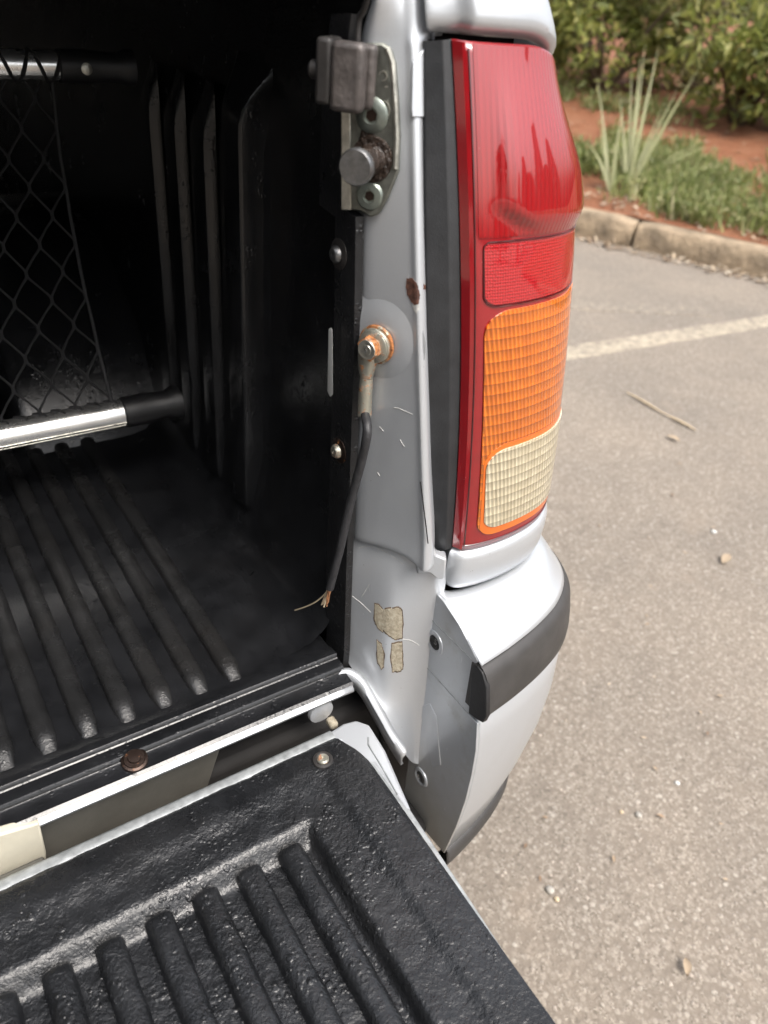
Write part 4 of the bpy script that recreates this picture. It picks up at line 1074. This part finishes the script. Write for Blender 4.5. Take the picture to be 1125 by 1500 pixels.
for px, py, r, nl, lb in ((995, 312, .11, 260, 'small round weed nearest the kerb joint'), (1118, 325, .16, 360, 'weed at the right picture edge by the kerb'), (860, 250, .22, 420, 'yellow green weed touching the lamp outline'), (1050, 285, .22, 520, 'broad weed patch right of the pale blades'), (960, 285, .16, 300, 'weed at the foot of the pale blades')):
    weed(ground_at(px, py), r, nl, lb)

# tall trees across the car park; the red lens mirrors them
def conifer(loc, h, r, label):
    root = tag(empty('conifer', loc), label, 'tree', 'conifers across the car park'); parts = []
    link('trunk', *tubevf([V((0, 0, -.2)), V((0, 0, h * .5)), V((0, 0, h))], [.22, .14, .03], 8), 'bark', root)
    for k in range(2600):
        t = random.random() ** .8; a = random.uniform(0, 6.283); rad = r * (1 - t) ** .8 * random.uniform(.2, 1) + .1
        p = V((math.cos(a) * rad, math.sin(a) * rad, h * (.12 + .88 * t))); d = V((math.cos(a), math.sin(a), random.uniform(-.5, .3))).normalized()
        parts.append(leafvf(p, d, rdir(), random.uniform(.3, .6), .22))
    vs, fs = merge(parts); link('crown', vs, fs, 'leaf_dark', root, smooth=False)
for i, (x, y, h, r, lb) in enumerate(((19, -14, 9, 1.6, 'tallest conifer mirrored in the red lens'), (15.5, -17, 6.5, 1.4, 'slim conifer mirrored left in the red lens'), (23, -11, 7.5, 2.4, 'broad conifer mirrored at the lens edge'), (21, -20, 5, 2.6, 'low conifer mirrored between the taller ones'), (25, -15, 5.5, 3, 'wide dark conifer mirrored low in the lens'), (13, -22, 5, 2.5, 'small conifer mirrored far left in the lens'))):
    conifer(V((x, y, 0)), h, r, lb)

def added_tree(loc, h, r, label):  # out of view, added to darken the surroundings that the jamb paint reflects
    root = tag(empty('added_broadleaf_tree', loc), label, 'tree', 'unseen broadleaf trees added to darken the jamb'); parts = []
    link('trunk', *tubevf([V((0, 0, -.2)), V((.1, 0, h * .25)), V((0, .1, h * .6))], [.3, .22, .08], 8), 'bark', root)
    cl = [(V((random.uniform(-1, 1) * r * .8, random.uniform(-1, 1) * r * .8, h * random.uniform(.28, .95))), r * random.uniform(.3, .55)) for k in range(24)]
    for k in range(3000):
        q, rr_ = random.choice(cl); d = rdir(); parts.append(leafvf(q + d * rr_ * random.random() ** .4, (d + rdir()).normalized(), rdir(), random.uniform(.35, .6), .28))
    vs, fs = merge(parts); link('crown', vs, fs, 'leaf_dark', root, smooth=False)
for x, y, h, r, lb in ((-8.5, -1.5, 7.5, 2.6, 'added unseen broadleaf tree level with the tailgate across the car park'), (-8, -6.5, 8, 2.8, 'tallest added unseen broadleaf tree behind the tailgate side'), (-9, 4, 7, 2.6, 'added unseen broadleaf tree farthest forward along the truck'), (-4.5, -10, 7, 2.6, 'added unseen broadleaf tree nearest the corner behind the truck')):
    added_tree(V((x, y, 0)), h, r, lb)

# ================================================================== LITTER ON THE GROUND
st = AZ(968, 605, .006); s0, s1 = AZ(918, 576, .006), AZ(1020, 632, .006)
root = tag(empty('dry_stalk', (st.x, st.y, 0)), 'long dry straw coloured stalk lying on the asphalt', 'stalk')
pp = [lerp(s0, s1, k / 10) + V((.004 * math.sin(k * .9), .006 * math.sin(k * .8 + 1), .003)) for k in range(11)]
o = tube('stem', pp, [.0025, .004, .005, .0055, .005, .003, .003, .0055, .006, .005, .002], 'straw', root, 6); o.matrix_parent_inverse = Matrix.Translation(-V((st.x, st.y, 0)))
def pebble(loc, r, mat, label, name='pebble', cat='pebble', group='loose stones on the asphalt', sq=.6):
    bm = bmesh.new(); r *= .75; bmesh.ops.create_icosphere(bm, subdivisions=2, radius=r)
    for v in bm.verts:
        v.co *= 1 + .3 * noise.noise(v.co * (1.2 / r) + V(loc) * 9); v.co.z *= sq
    me = bpy.data.meshes.new(name); bm.to_mesh(me); bm.free(); me.materials.append(M[mat])
    for p in me.polygons: p.use_smooth = True
    o = bpy.data.objects.new(name, me); COL.objects.link(o); o.location = V(loc) + V((0, 0, r * sq * .7)); return tag(o, label, cat, group)
pebble(AZ(1045, 780, 0), .011, 'stone_white', 'white pebble alone on the asphalt right of the lamp')
pebble(AZ(935, 1195, 0), .009, 'stone', 'grey chip of stone halfway down the asphalt')
pebble(AZ(910, 1190, 0), .006, 'straw', 'tiny yellow bit beside the grey chip of stone')
pebble(AZ(805, 1305, 0), .011, 'stone', 'pale greenish stone near the tailgate edge')
pebble(AZ(815, 1318, 0), .007, 'straw', 'yellowish bit just below the greenish stone')
pebble(AZ(992, 1148, 0), .007, 'stone_white', 'white chip on the asphalt at mid right')
def fallen_leaf(px, py, l, label, a):
    p = AZ(px, py, 0); root = empty('fallen_leaf', (p.x, p.y, .004)); tag(root, label, 'leaf', 'single leaves on the asphalt')
    rr = []
    for k in range(7):
        t = k / 6; c = V((math.cos(a), math.sin(a), 0)) * (t - .5) * l + V((0, 0, .006 * math.sin(t * 3.1) + .002)); s = V((-math.sin(a), math.cos(a), 0)) * l * .22 * math.sin(math.pi * t) ** .7
        rr.append([c - s + V((0, 0, .004)), c, c + s + V((0, 0, .003))])
    grid('blade', rr, 'dry_leaf', root, sharp=180)
fallen_leaf(1003, 1420, .03, 'small tan leaf on the asphalt near the bottom', .8)
fallen_leaf(1062, 822, .06, 'pinkish dry leaf below the white pebble', .3)
fallen_leaf(985, 645, .05, 'curled leaf near the dry stalk', 1.9)
fallen_leaf(1078, 338, .08, 'orange leaf lying against the kerb', .2)
fallen_leaf(905, 350, .07, 'pale leaf in the gutter near the kerb joint', 2.2)
parts = []
for k in range(500):
    px, py = random.uniform(640, 1140), random.uniform(560, 1520); p = AZ(px, py, 0); r = random.uniform(.0018, .0048)
    p.z = r * .15
    vs_, fs_ = [p + V((r, 0, 0)), p + V((0, r, 0)), p + V((-r, 0, 0)), p + V((0, -r, 0)), p + V((r * .2, 0, r * .8))], [(0, 1, 4), (1, 2, 4), (2, 3, 4), (3, 0, 4)]
    a = random.random() * 6; c0 = V((p.x, p.y, 0)); rot = Matrix.Rotation(a, 3, 'Z')
    parts.append(([c0 + rot @ (v - c0) for v in vs_], fs_))
vs, fs = merge(parts); tag(link('grit', vs, fs, 'grit', sharp=180), 'pale grit scattered over the asphalt', 'grit', kind='stuff')
